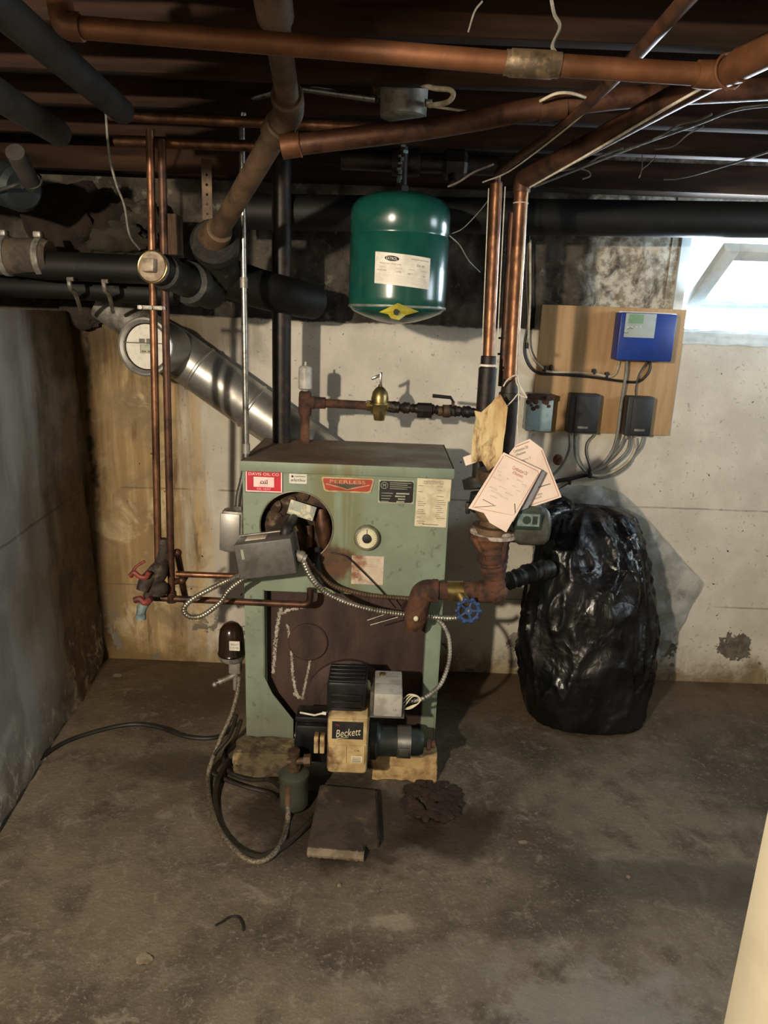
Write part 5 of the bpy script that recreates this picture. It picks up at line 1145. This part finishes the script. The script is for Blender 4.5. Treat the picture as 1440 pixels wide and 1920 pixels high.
webs = [([(1040, 322, 2.1), (1062, 318, 2.1), (1096, 310, 2.08), (1130, 290, 2.05), (1168, 278, 2.02)], .0028, 'dusty cobweb rope sagging under the right joists beside the long white wire'),
        ([(1088, 316, 2.05), (1104, 322, 2.05), (1106, 330, 2.05), (1092, 336, 2.05)], .0022, 'short hooked cobweb curl under the right joists'),
        ([(1204, 290, 2.0), (1204, 312, 2.0), (1200, 332, 2.0)], .0013, 'straight vertical cobweb thread right of the hooked one'),
        ([(1230, 292, 2.0), (1216, 308, 2.0), (1204, 318, 2.0), (1198, 334, 2.0)], .0013, 'slanting cobweb thread crossing the vertical one'),
        ([(1225, 262, 1.98), (1250, 248, 1.96), (1276, 232, 1.94), (1310, 225, 1.92), (1335, 214, 1.9)], .0030, 'thick dusty cobweb strand under the joists at the far right'),
        ([(1228, 280, 1.98), (1262, 274, 1.96), (1290, 252, 1.94), (1320, 236, 1.92)], .0018, 'thin curved cobweb strand below the thick one at the far right'),
        ([(878, 60, 1.3), (890, 22, 1.28), (905, 2, 1.27)], .0016, 'cobweb thread above the copper main at the top centre'),
        ([(1034, 0, 1.25), (1040, 28, 1.24), (1050, 50, 1.22), (1036, 84, 1.2), (1042, 100, 1.185)], .0028, 'brown cobweb streamer hanging to the coupling of the copper main'),
        ([(840, 350, 2.1), (862, 340, 2.08), (890, 322, 2.05), (925, 308, 2.0)], .0028, 'dusty cobweb strand above the right shoulder of the green tank')]
for pts, r_, lb in webs: rope('cobweb_strand', 'web', [at(*p) for p in pts], r_, lb, 'cobweb', 5, 8)
# ------------------------------------------------------------------ circulator and return piping, right of the boiler
SY = 2.0
st_x = at(931, 950, SY).x
sc_ = thing('circulator_pump', at(930, 995, SY), 'dark green circulator pump with a labelled motor below the paper tags', 'pump')
ztf, zbf = at(925, 893, SY).z, at(925, 992, SY).z
b = MB(); b.lathe((st_x, SY, ztf), (0, 0, -1), [(-.02, .030), (-.018, .062), (0, .066), (.012, .066), (.014, .045), (.03, .042)], 36); b.ball((st_x, SY, (ztf + zbf) / 2 - .005), .066, (1, .8, 1), 28); b.lathe((st_x, SY, zbf), (0, 0, 1), [(-.004, .066), (.012, .066), (.014, .045), (.03, .042)], 36); b.build('volute', 'iron_brown', sc_)
mzc = at(985, 985, SY).z; mx0, mx1 = at(962, 985, SY).x, at(1027, 985, SY).x
b = MB(); b.lathe((st_x + .02, SY, mzc), (1, 0, 0), [(0, .05), (mx0 - st_x - .01, .052), (mx0 - st_x, .058), (mx0 - st_x + .04, .058), (mx0 - st_x + .05, .056), (mx1 - st_x - .03, .054), (mx1 - st_x - .02, .044), (mx1 - st_x - .018, .001)], 36); b.build('motor', 'pump_grey', sc_)
b = MB(); a_, c__ = at(962, 994, SY - .06), at(1012, 952, SY - .06); b.bx(a_.x, c__.x + .006, SY - .072, SY + .0, a_.z + .004, c__.z + .006, .006); b.build('terminal_box', 'pump_green', sc_)
Fm = frame_front(985, 975, SY - .072, .0); b = MB(); b.rect(Fm, -.022, .040, -.018, .018, .001); ml = b.build('label', 'verdigris', sc_)
b = MB(); b.plate([(.004 + .012 * math.cos(2 * PI * k / 20), .012 * math.sin(2 * PI * k / 20)) for k in range(20)], .0006, [], (Fm[0] - V((0, .0016, 0)), *Fm[1:])); b.rect(Fm, .020, .034, -.012, .012, .0014); b.build('label_mark', 'pump_green', ml)
b = MB(); q = at(878, 950, SY - .02); b.cyl(q, at(900, 948, SY - .01), .010, n=12); b.box(at(877, 952, SY - .02), (.014, .02, .034), .004); b.build('flange_bolt', 'black', sc_)
rp_ = thing('return_pipe', at(925, 1120, SY), 'heavily rusted iron return pipe dropping below the pump and elbowing into the boiler', 'pipe')
random.seed(17)
b = MB(); PP = resample([V((st_x - .012, SY, zbf - .004)), V((st_x - .004, SY, at(920, 1030, SY).z)), at(926, 1075, SY), at(926, 1110, SY)], .006); n_ = len(PP)
b.tube(PP, [(.066 if i < 4 else .058 - .026 * min(1, (i - 4) / (n_ * .62))) * random.uniform(.95, 1.05) for i in range(n_)], 22)
for i in range(5): b.tube([PP[0] + V((-.05 + i * .022, -.045, -.01)), PP[n_ // 2] + V((-.02 + i * .010, -.032, 0))], [.010, .006], 8)
b.build('tapered_fitting', 'iron_rust', rp_)
b = MB(); b.lathe((st_x, SY, zbf - .020), (0, 0, 1), [(0, .05), (.003, .071), (.014, .071), (.016, .05)], 30); 
for k in range(14):
    an = random.uniform(0, 2 * PI); b.ball((st_x + .058 * math.cos(an), SY + .058 * math.sin(an), zbf - .002), random.uniform(.008, .016), (1.3, 1, .6), 8)
b.build('crusted_flange', 'mineral', rp_)
e0 = at(926, 1108, SY)
b = MB(); b.tube(fillet([e0 + V((0, 0, .03)), e0 + V((0, 0, -.004)), e0 + V((-.05, 0, -.002))], .04), .034, 22); b.ball(e0 + V((.006, 0, -.004)), .036); b.build('lower_elbow', 'iron_rust', rp_)
e1 = at(792, 1107, SY)
b = MB(); b.tube([e0 + V((-.03, 0, 0)), V((e1.x + .02, SY, e1.z))], .0275, 22); b.build('level_run', 'iron_rust', rp_)
b = MB(); b.tube(fillet([V((e1.x + .045, SY, e1.z)), V((e1.x, SY, e1.z)), at(778, 1160, SY + .01)], .045, 10), .034, 22); b.lathe(V((e1.x + .03, SY, e1.z)), (1, 0, 0), [(0, .036), (.016, .036), (.017, .029)], 22); e2_ = at(778, 1158, SY + .01) + V((0, 0, -.026)); b.tube([e2_ + V((0, 0, .05)), e2_ + V((0, .02, -.002)), V((e2_.x - .01, yb + .01, e2_.z - .004))], [.032, .031, .030], 20); b.build('end_elbow', 'iron_rust', rp_)
b = MB(); b.tube([at(838, 1108, SY), at(868, 1108, SY)], .031, 20); b.tube([at(862, 1112, SY - .01), at(874, 1135, SY - .04)], [.022, .018], 16); b.build('valve_boss', 'brass', rp_)
b = MB(); b.ball(at(780, 1160, SY - .03), .008, (1, .7, 1.1), 8); b.build('crumb', 'cream_label', rp_)
dvv = thing('drain_cock', at(878, 1172, 1.94), 'blue round handwheel of a drain cock under the rusty return pipe', 'valve')
wc = at(878, 1145, 1.935); dvn = V((.05, -1, .15)).normalized()
b = MB(); b.ring(wc, dvn, .030, .0055, 36, 10)
bx_, by_, _ = basis_for(dvn)
for k in range(10):
    an = 2 * PI * k / 10; b.ball(wc + (bx_ * math.cos(an) + by_ * math.sin(an)) * .034, .0075, n=8)
for k in range(5):
    an = 2 * PI * k / 5; b.tube([wc, wc + (bx_ * math.cos(an) + by_ * math.sin(an)) * .03], .0042, 8)
b.lathe(wc + dvn * .004, -dvn, [(0, .012), (.012, .012)], 16); b.build('handwheel', 'blue_valve', dvv)
b = MB(); b.lathe(wc + dvn * .008, -dvn, [(0, .001), (.0005, .0045), (.006, .0045)], 10); b.build('wheel_nut', 'chrome', dvv)
b = MB(); b.tube([wc + V((0, .01, 0)), at(870, 1128, SY - .02)], [.010, .014], 14); b.tube([at(870, 1130, SY - .02), at(868, 1160, SY)], [.013, .012], 12); b.build('body', 'brass', dvv)
# gate flange beside the stack, from the bright riser
b = MB(); zz = at(903, 905, 2.10).z; b.tube([V((r1x, 2.13, r1z0 - .24)), V((r1x, 2.11, zz + .03)), V((r1x, 2.10, zz - .02))], .027, 20); b.lathe((r1x - .010, 2.10, zz + .022), (.25, -.2, -1), [(0, .03), (.004, .050), (.034, .050), (.038, .03)], 30); b.lathe((r1x, 2.09, zz - .03), (0, 0, -1), [(0, .03), (.05, .036), (.06, .02)], 20)
tag(b.build('pipe_flange', 'cast'), 'black cast pipe flange left of the paper tags', 'flange')

# ------------------------------------------------------------------ paper tags
def sheet(name, mat, P, label, bend=.006, parent=None):
    """P: tl,tr,br,bl corners"""
    tl, tr, br, bl = P; n_ = (tr - tl).cross(bl - tl).normalized()
    b = grid_mesh(12, 12, lambda u, v: (tl * (1 - u) + tr * u) * (1 - v) + (bl * (1 - u) + br * u) * v + n_ * bend * math.sin(PI * u) * (1 - .5 * v))
    bmesh.ops.recalc_face_normals(b.bm, faces=b.bm.faces[:]); bmesh.ops.solidify(b.bm, geom=b.bm.faces[:], thickness=.0007)
    return b
PY = 1.905
P = [at(944, 848, PY), at(1015, 881, PY), at(962, 978, PY - .01), at(878, 953, PY - .01)]
b = sheet('', '', P, '', 0.0)
front = thing('paper_tag', P[2], 'front cream paper tag with red heading, tied to the iron riser', 'tag')
b.build('card', 'paper', front)
nf = (P[3] - P[0]).cross(P[1] - P[0]).normalized()
if nf.y > 0: nf = -nf
b = MB(); fv = [at(905, 958, PY - .012), at(966, 968, PY - .012), at(949, 998, PY - .02), at(918, 980, PY - .016)]
b = sheet('', '', [fv[0], fv[1], fv[2], fv[3]], '', 0.0); b.build('folded_flap', 'paper', front)
# grey strip behind the front card
gs = MB(); g4 = [at(1012, 880, PY + .012), at(1023, 886, PY + .012), at(990, 952, PY + .012), at(975, 958, PY + .012)]
b = sheet('', '', g4, '', 0); b.build('grey_edge_strip', 'paper_grey', front)
Uf = (P[1] - P[0]).normalized(); Wf = (P[0] - P[3]); Wf = (Wf - Uf * Wf.dot(Uf)).normalized(); Nf = Uf.cross(Wf)
def card_pt(px, py): 
    d = ray(px, py); n_ = Nf; t_ = (P[0] - CC).dot(n_) / d.dot(n_); return CC + d * t_
def FT(px, py): return (card_pt(px, py), Uf, Wf, Nf)
sx_ = 1.9 / FPX
b = MB(); b.text(FT(975, 882), 'Combustion Oil', 0, 0, 7.5 * sx_, 31 * sx_, .0012); b.text(FT(971, 889), 'of Massachusetts', 0, 0, 6 * sx_, 22 * sx_, .0012); b.build('heading', 'red_ink', front)
b = MB()
for (px, py, w_) in ((937, 884, 8), (937, 891, 5), (932, 897, 18), (975, 901, 14), (983, 909, 10), (952, 898, 5), (925, 915, 16), (943, 914, 16), (965, 912, 12), (930, 923, 22), (955, 926, 16), (972, 920, 8), (926, 931, 14), (945, 932, 18)):
    b.text(FT(px, py), 'service record data'[: max(3, int(w_ * .8))], 0, 0, 3.2 * sx_, w_ * sx_, .0012)
b.build('lettering', 'print_light', front)
b = MB()
def ln(pts, r=.0007): b.tube([card_pt(x, y) + Nf * .001 for x, y in pts], r, 5)
ln([(946, 853), (1008, 883), (1010, 888), (963, 966)]); ln([(944, 855), (886, 951), (962, 966)]); b.build('border_line', 'red_ink', front)
b = MB(); ln([(905, 936), (926, 947)], .0009); ln([(965, 944), (966, 962)], .0014); ln([(890, 951), (930, 948)], .0008); b.build('pen_mark', 'ink', front)
# shipping-tag shaped card behind
QY = PY + .03
Q = [at(x, y, QY) for x, y in ((993, 823), (1017, 841), (1053, 932), (978, 957), (948, 930), (955, 850), (968, 834))]
rear = thing('paper_tag', Q[3], 'rear cream paper tag with clipped corners, behind the red-headed one', 'tag')
o = Q[0]; Fq = (V((0, QY, 0)), V((1, 0, 0)), V((0, 0, 1)), V((0, -1, 0)))
b = MB(); b.plate([(p.x, p.z) for p in Q], .0008, [], Fq); b.build('card', 'paper', rear)
a_ = math.radians(22); Ur = V((math.cos(a_), 0, math.sin(a_))); Wr = V((-math.sin(a_), 0, math.cos(a_))); Nr = V((0, -1, 0))
def FR_(px, py): return (at(px, py, QY), Ur, Wr, Nr)
b = MB(); b.text(FR_(976, 842), 'Combustion Oil', 0, 0, 6 * sx_, 28 * sx_, .001); b.text(FR_(976, 850), 'of Massachusetts', 0, 0, 5 * sx_, 20 * sx_, .001); b.text(FR_(986, 861), 'tag no 3', 0, 0, 5 * sx_, 18 * sx_, .001); b.text(FR_(1012, 926), 'date', 0, 0, 4 * sx_, 9 * sx_, .001); b.text(FR_(1008, 933), 'tested', 0, 0, 4 * sx_, 15 * sx_, .001); b.build('lettering', 'print', rear)
b = MB()
def ln2(pts, r=.0007): b.tube([at(x, y, QY - .001) for x, y in pts], r, 5)
ln2([(1015, 844), (1048, 930), (985, 950)]); ln2([(966, 838), (992, 828)], .0008); b.build('border_line', 'red_ink', rear)
b = MB(); ln2([(1000, 918), (1015, 912), (1032, 907)], .001); b.build('pen_mark', 'ink', rear)
# old stained tag, crumpled
TP = [(937, 738), (950, 762), (946, 800), (941, 845), (938, 862), (914, 881), (904, 864), (882, 866), (886, 842), (888, 800), (892, 783), (910, 774), (920, 756)]
tb = MB(); vs = []
TYp = 1.935
b = bmesh.new(); loop = [b.verts.new(at(x, y, TYp)) for x, y in TP]; f_ = b.faces.new(loop); bmesh.ops.triangulate(b, faces=b.faces[:]); bmesh.ops.subdivide_edges(b, edges=b.edges[:], cuts=5, use_grid_fill=False); bmesh.ops.triangulate(b, faces=b.faces[:])
for v in b.verts: v.co.y += .016 * fbm(v.co.x * 30, 2, v.co.z * 9, 3) - .008
bmesh.ops.recalc_face_normals(b, faces=b.faces[:]); bmesh.ops.solidify(b, geom=b.faces[:], thickness=.001)
tb._merge(b); otag = tag(tb.build('stained_tag', 'tan_paper', ang=25), 'old crumpled tan tag with brown stains hanging from the risers', 'tag')
b = MB(); b.rect((at(878, 862, 1.96), V((.93, 0, .36)), V((-.36, 0, .93)), V((0, -1, 0))), -.012, .018, -.014, .012, .001); tag(b.build('tag_scrap', 'paper'), 'tiny torn paper scrap sticking out left of the stained tan tag', 'tag')
rope('tag_string', 'string', [at(990, 352, 1.985), at(985, 420, 1.975), at(975, 560, 1.97), at(968, 690, 1.97), at(968, 715, 1.965), at(972, 728, 1.96), at(972, 760, 1.95), at(970, 790, 1.94), at(971, 830, 1.935)], .0017, 'long taut white string running down beside the thick riser to the tags', 'string', 6, 6)
rope('tag_string', 'string', [at(943, 768, 1.93), at(960, 752, 1.95), at(972, 738, 1.955), at(976, 742, 1.955), at(988, 746, 1.95)], .0017, 'short white string knotted across the thick riser to the tan tag', 'string', 6, 6)
rope('tag_string', 'string', [at(944, 724, 1.965), at(950, 714, 1.955), at(962, 705, 1.95), at(970, 706, 1.96), at(974, 722, 1.955), at(988, 746, 1.95)], .0022, 'white string looped around the thick riser above the iron nipple', 'string', 6, 6)
for x0, y0, x1, y1, Y_, lb in ((920, 352, 912, 660, 2.11, 'left'), (948, 350, 930, 690, 2.10, 'right')):
    p0, p1 = at(x0, y0, Y_), at(x1, y1, Y_)
    p0, p1 = (V((TOPX[r1.name] - .022, Y_ + .01, p0.z)), V((r1x - .022, Y_ + .01, p1.z))) if lb == 'left' else (V((TOPX[r1.name] + .020, Y_, p0.z)), V((r1x + .020, Y_, p1.z)))
    rope('tag_string', 'string', [p0, (p0 + p1) / 2, p1], .0016, 'thin white string hugging the %s side of the bright riser' % lb, 'string', 6, 3)

# ------------------------------------------------------------------ plywood panel and controls on the back wall
PLY = 2.774
a_, c__ = at(993, 812, PLY), at(1277, 582, PLY)
pz0 = at(1120, 812, PLY).z; pz1 = at(1130, 575, PLY).z
b = MB(); b.bx(a_.x + .004, 1.105, PLY, PLY + .014, pz0, pz1, .002); tag(b.build('plywood_panel', 'ply'), 'tan plywood backing board screwed to the back wall left of the window', 'board')
bo0, bo1 = at(1147, 676, 2.70), at(1269, 590, 2.70)
bb = thing('heating_control', ((bo0.x + bo1.x) / 2, 2.74, bo0.z), 'blue plastic heating control with a grey display on the plywood board', 'control panel')
zt2, zb2 = at(1212, 587, 2.70).z, at(1205, 677, 2.70).z
bx0_, bx1_ = at(1160, 630, 2.70).x, at(1266, 630, 2.70).x
b = MB(); b.bx(bx0_, bx1_, 2.70, PLY - .0005, zb2, zt2, .006); b.build('case', 'blue_box', bb)
b = MB(); b.bx(bx0_ - .002, bx1_ + .002, 2.72, PLY - .0005, zt2 - .001, zt2 + .004, .001); b.bx(bx1_ - .001, bx1_ + .003, 2.74, PLY - .0005, zb2 + .03, zt2, .001); b.build('case_edge', 'white_label', bb)
a2_, c2_ = at(1169, 632, 2.70), at(1232, 587, 2.70)
b = MB(); b.bx(a2_.x, c2_.x, 2.6985, 2.7, a2_.z, c2_.z - .004, .0005); dsp = b.build('display', 'lcd', bb)
b = MB(); a3_, c3_ = at(1178, 606, 2.70), at(1208, 588, 2.70); b.bx(a3_.x, c3_.x, 2.6978, 2.699, a3_.z, c3_.z - .004); b.build('screen', 'lcd_green', dsp)
b = MB()
for px in (1177, 1185, 1193, 1201): q = at(px, 613, 2.698); b.ball(q, .0028, (1, .5, 1), 8)
b.build('keys', 'white_label', dsp)
b = MB(); b.tube([at(x, y, 2.697) for x, y in ((1176, 618), (1182, 615), (1187, 617))], .0008, 5); b.tube([at(x, y, 2.697) for x, y in ((1169, 623), (1176, 625), (1178, 622))], .0008, 5); b.build('mark', 'ink', dsp)
for (px0, px1, py0, py1, lb) in ((1064, 1128, 740, 812, 'dark grey valve control box low on the plywood, the left one of two'), (1170, 1229, 745, 817, 'dark grey valve control box low on the plywood, under the blue control')):
    Y0 = 2.715; q0, q1 = at(px0, py1, Y0), at(px1, py0, Y0)
    gbx = thing('zone_control_box', ((q0.x + q1.x) / 2, 2.745, q0.z), lb, 'control box')
    b = MB(); b.bx(q0.x, q1.x, Y0, PLY - .0005, q0.z, q1.z, .006); b.bx(q0.x + .02, q1.x - .004, Y0 - .004, Y0 + .01, q0.z + .006, q1.z - .006, .003); b.build('case', 'dark_box', gbx)
    b = MB(); b.bx(q0.x + .034, q0.x + .074, Y0 - .0052, Y0 - .003, q0.z + .020, q0.z + .028); b.build('label', 'steel_dull', gbx)
    b = MB()
    for k in range(2): b.lathe((q0.x + .018 + .022 * k, 2.745, q0.z + .001), (0, 0, -1), [(0, .007), (.016, .007), (.017, .004)], 10)
    b.build('cable_glands', 'steel_dull', gbx)
q0, q1 = at(985, 808, 2.70), at(1040, 740, 2.70)
rl_ = thing('relay_box', ((q0.x + q1.x) / 2, 2.735, q0.z), 'pale blue metal relay box with a rusted top behind the thick riser', 'electrical box')
b = MB(); b.bx(q0.x, q1.x, 2.70, PLY - .0005, q0.z, q1.z, .004); b.build('case', 'relay', rl_)
b = MB(); b.box(((q0.x + q1.x) / 2, 2.705, q1.z - .010), (q1.x - q0.x + .006, .02, .02), .003); b.lathe((q0.x + .075, 2.70, q1.z - .014), (0, -1, 0), [(0, .010), (.012, .010), (.013, .001)], 14); 
random.seed(6)
for k in range(16): b.ball((random.uniform(q0.x + .005, q1.x - .004), 2.702, q1.z - .012 - abs(random.gauss(0, .018))), random.uniform(.007, .013), (1.2, .35, 1), 8)
b.build('rusty_top', 'iron_rust', rl_)
b = MB(); q = at(1046, 862, 2.72)
b.ball(q, .020, (1, .8, 1.1), 12); b.lathe(q + V((.004, -.02, .006)), (0, -1, 0), [(0, .008), (.01, .006)], 8); tag(b.build('rusty_knob', 'iron_rust'), 'rusty round fitting peeking out right of the rear paper tag', 'fitting')
KY = 2.765
def cable(pts, r, label, mat='cable_grey', Y=KY): return rope('wall_cable', mat, [at(x, y, Y + (p[0] if p else 0)) for x, y, *p in pts], r, label, 'cable', 8, 8)
cable([(992, 440, 0), (988, 520), (990, 600), (984, 640), (984, 665), (994, 688), (1012, 700), (1045, 702), (1100, 706), (1160, 714), (1195, 716), (1212, 704), (1219, 690), (1218, 677)], .0052, 'thick dark cable down the board edge and along to the blue control', 'cable_black', PLY - .006)
cable([(994, 450, 0), (994, 560), (991, 640), (1000, 672), (1018, 690), (1030, 697), (1075, 698), (1115, 701), (1142, 706), (1155, 698), (1161, 677)], .0045, 'off-white cable clipped across the board above the two grey boxes', 'cable_white', PLY - .016)
cable([(1175, 677), (1173, 705), (1168, 735), (1163, 770), (1158, 810), (1148, 845), (1128, 872), (1108, 886)], .006, 'grey cable dropping from the blue control straight past the grey boxes', 'cable_grey', 2.735)
cable([(1214, 677), (1205, 690), (1197, 705), (1192, 728), (1192, 745)], .003, 'thin black wire joining the blue control and the box under it', 'cable_black', 2.745)
cable([(1068, 817), (1068, 840), (1060, 862), (1048, 880), (1030, 896)], .0058, 'grey cable from the left grey box curving down behind the tags', 'cable_grey', 2.75)
cable([(1078, 817), (1079, 850), (1086, 870), (1098, 884), (1106, 889)], .006, 'grey cable from the left grey box curving right to the cable tie', 'cable_grey', 2.75)
cable([(1113, 815), (1100, 830), (1098, 850), (1104, 870), (1108, 886)], .003, 'thin black wire from the left grey box down to the cable tie', 'cable_black', 2.757)
cable([(1182, 818), (1176, 845), (1155, 866), (1130, 882), (1108, 888)], .0058, 'upper grey cable of the bundle under the right grey box', 'cable_grey', 2.75)
cable([(1190, 820), (1190, 842), (1176, 866), (1150, 884), (1124, 892), (1106, 890)], .006, 'middle grey cable of the bundle under the right grey box', 'cable_white', 2.742)
cable([(1172, 818), (1160, 842), (1135, 868), (1110, 885)], .005, 'short steep grey cable of the bundle under the right grey box', 'cable_grey', 2.757)
cable([(1206, 819), (1200, 838), (1185, 856), (1176, 872), (1155, 888), (1128, 896), (1108, 893)], .006, 'lowest grey cable of the bundle under the right grey box', 'cable_grey', 2.755)
cable([(1104, 890), (1085, 894), (1065, 899), (1046, 902), (1020, 912)], .008, 'dark cable bundle running left from the cable tie to the tags', 'cable_black', 2.76)
b = MB(); q = at(1106, 888, 2.748); b.box(q, (.014, .03, .034), .004); tag(b.build('cable_tie', 'black'), 'black cable tie gathering the grey cables under the board', 'cable tie')
b = MB(); b.tube([at(1030, 928, 2.77), at(1066, 906, 2.77)], .0025, 6); b.box(at(1068, 905, 2.775), (.012, .012, .016), .003); tag(b.build('wire_stub', 'cable_black'), 'short black wire stub on the wall under the cable bundle', 'wire')
for px, py in ((1021, 692), (1033, 690), (1113, 697), (1137, 703), (988, 648)):
    b = MB(); b.box(at(px, py, PLY - .010), (.012, .022, .020), .003); b.cyl(at(px + 1, py - 5, PLY - .02), at(px + 1, py - 5, PLY), .003, n=8)
    tag(b.build('cable_clip', 'black'), 'small black cable clip holding the cables on the plywood board', 'clip', 'cable clips on the plywood')

# ------------------------------------------------------------------ rubbish bag and plastic sheet
rows = [(1318, 1000, 1196, 2.50, .12), (1300, 984, 1208, 2.50, .185), (1270, 976, 1216, 2.50, .205), (1225, 972, 1223, 2.51, .205), (1170, 974, 1226, 2.53, .20), (1110, 984, 1222, 2.55, .19), (1060, 996, 1216, 2.57, .18), (1015, 1002, 1206, 2.59, .165), (985, 1010, 1194, 2.61, .145), (965, 1026, 1180, 2.63, .115), (953, 1052, 1160, 2.645, .07), (948, 1085, 1130, 2.65, .03)]
ring_ = []
for (py, pl, pr, yc, hd) in rows:
    a_, c__ = at(pl, py, yc), at(pr, py, yc); z = max(.0, (a_.z + c__.z) / 2); ring_.append(((a_.x + c__.x) / 2, (c__.x - a_.x) / 2, yc, hd, z))
ring_[0] = (ring_[0][0], ring_[0][1], ring_[0][2], ring_[0][3], .002); ring_[1] = (*ring_[1][:4], .012)
def interp(t_):
    t_ *= len(ring_) - 1; i = min(len(ring_) - 2, int(t_)); f = t_ - i
    f2 = f
    return [ring_[i][k] * (1 - f2) + ring_[i + 1][k] * f2 for k in range(5)]
NU, NV = 150, 120
def bag_fn(u, v):
    cx, hw_, yc, hd, z = interp(v); an = 2 * PI * u
    ca, sa = math.cos(an), math.sin(an); e = .82
    x = hw_ * math.copysign(abs(ca) ** e, ca); y = hd * math.copysign(abs(sa) ** e, sa)
    n_ = V((ca, sa, 0)); q = V((ca * 1.3, sa * 1.3, z * 4.2))
    w1_ = noise.noise(q * 1.3 + V((3, 1, 0))); rid = 1 - abs(noise.noise(V((q.x * 2.4, q.y * 2.4, q.z * 1.15 + 7)) + V((w1_, w1_, 0)) * .8)) * 2
    rid2 = 1 - abs(noise.noise(V((q.x * 6.5 + w1_ * 2.5, q.y * 6.5, q.z * 4.6)))) * 2
    k = min(1, v * 6) * min(1, (1 - v) * 6 + .2)
    d = (.024 * w1_ + .014 * max(0, rid) ** 3 + .010 * max(0, rid2) ** 3 * max(0, noise.noise(q * .9 + V((9, 2, 4))) + .15) - .012) * k
    p = V((cx, yc, z)) + V((x, y, 0)) + n_ * d
    p.z = max(.001, p.z + .012 * w1_ * k); p.y = min(p.y, 2.768)
    return p
b = grid_mesh(NU, NV, bag_fn)
bmesh.ops.remove_doubles(b.bm, verts=b.bm.verts[:], dist=.0002)
bmesh.ops.holes_fill(b.bm, edges=[e for e in b.bm.edges if e.is_boundary], sides=0)
bagt = thing('rubbish_bag', (ring_[0][0], 2.5, 0), 'full glossy black rubbish bag slumped against the wall right of the boiler', 'bag')
b.build('body', 'bag', bagt, ang=75)
nb = at(1000, 1078, 2.36); 
b = MB(); PP = spline([at(1030, 1066, 2.42), at(1000, 1072, 2.36), at(975, 1082, 2.32), at(952, 1090, 2.30)], 8); random.seed(3)
b.tube(PP, [.030 + .008 * random.random() - .004 * (i % 3) for i in range(len(PP))], 16); b.build('knotted_neck', 'cable_black', bagt)
b = MB(); PP = spline([at(1010, 1000, 2.5), at(1028, 968, 2.55), at(1062, 955, 2.6), at(1045, 945, 2.62), at(1020, 985, 2.54)], 8); b.tube(PP, [.028 + .006 * random.random() for _ in PP], 14); b.build('loose_fold', 'bag', bagt)
# translucent sheet behind / right of the bag
poly = [(1010, 940), (1045, 915), (1085, 908), (1125, 908), (1160, 922), (1190, 948), (1215, 978), (1260, 1030), (1312, 1088), (1306, 1106), (1268, 1102), (1264, 1130), (1266, 1190), (1252, 1212), (1236, 1222), (1226, 1262), (1200, 1290), (1180, 1200), (1100, 1000)]
CYs = 2.772
b = bmesh.new(); b.faces.new([b.verts.new(at(x, y, CYs)) for x, y in poly]); bmesh.ops.triangulate(b, faces=b.faces[:])
for _ in range(4):
    lg = [e for e in b.edges if e.calc_length() > .022]
    if not lg: break
    bmesh.ops.subdivide_edges(b, edges=lg, cuts=1); bmesh.ops.triangulate(b, faces=b.faces[:])
for v in b.verts:
    v.co.y = min(2.782, CYs - .012 - .020 * (fbm(v.co.x * 9, 1, v.co.z * 7, 4)) - .012 * abs(noise.noise(V((v.co.x * 14 + v.co.z * 9, 3, v.co.z * 5)))))
bmesh.ops.recalc_face_normals(b, faces=b.faces[:])
o = MB(); o._merge(b); tag(o.build('plastic_sheet', 'clear', ang=60), 'crumpled translucent plastic sheet against the wall behind the black bag', 'plastic sheet')

# ------------------------------------------------------------------ light
def lamp(name, kind, loc, energy, col, **k):
    l = bpy.data.lights.new(name, kind); l.energy = energy; l.color = col
    for a, v in k.items(): setattr(l, a, v)
    o = bpy.data.objects.new(name, l); COL.objects.link(o); o.location = loc; return o
lamp('bare_bulb', 'POINT', LB, PB, (1.0, .85, .66), shadow_soft_size=.035)
po = lamp('window_daylight', 'AREA', ((WX0 + WX1) / 2, YW + .30, (WZ0 + WZ1) / 2), PW, (.72, .87, 1.0), shape='RECTANGLE', size=WX1 - WX0, size_y=WZ1 - WZ0)
po.rotation_euler = (math.radians(-90), 0, 0)
po.data.spread = math.radians(150)
p2_ = lamp('side_window_daylight', 'AREA', (2.70, 1.55, 1.68), PW2, (.78, .90, 1.0), shape='RECTANGLE', size=.5, size_y=1.1)
p2_.rotation_euler = (0, math.radians(90), 0)
w = bpy.data.worlds.new('sky'); sc.world = w; w.use_nodes = True
bg_ = w.node_tree.nodes['Background']; bg_.inputs[0].default_value = (.80, .91, 1.0, 1); bg_.inputs[1].default_value = SKY
sc.view_settings.view_transform = 'Standard'; sc.view_settings.look = 'None'; sc.view_settings.gamma = 1; sc.view_settings.use_curve_mapping = False
sc.view_settings.exposure = EXPO
sc.cycles.max_bounces = 8; sc.cycles.transparent_max_bounces = 12
sc.cycles.sample_clamp_indirect = 4.0
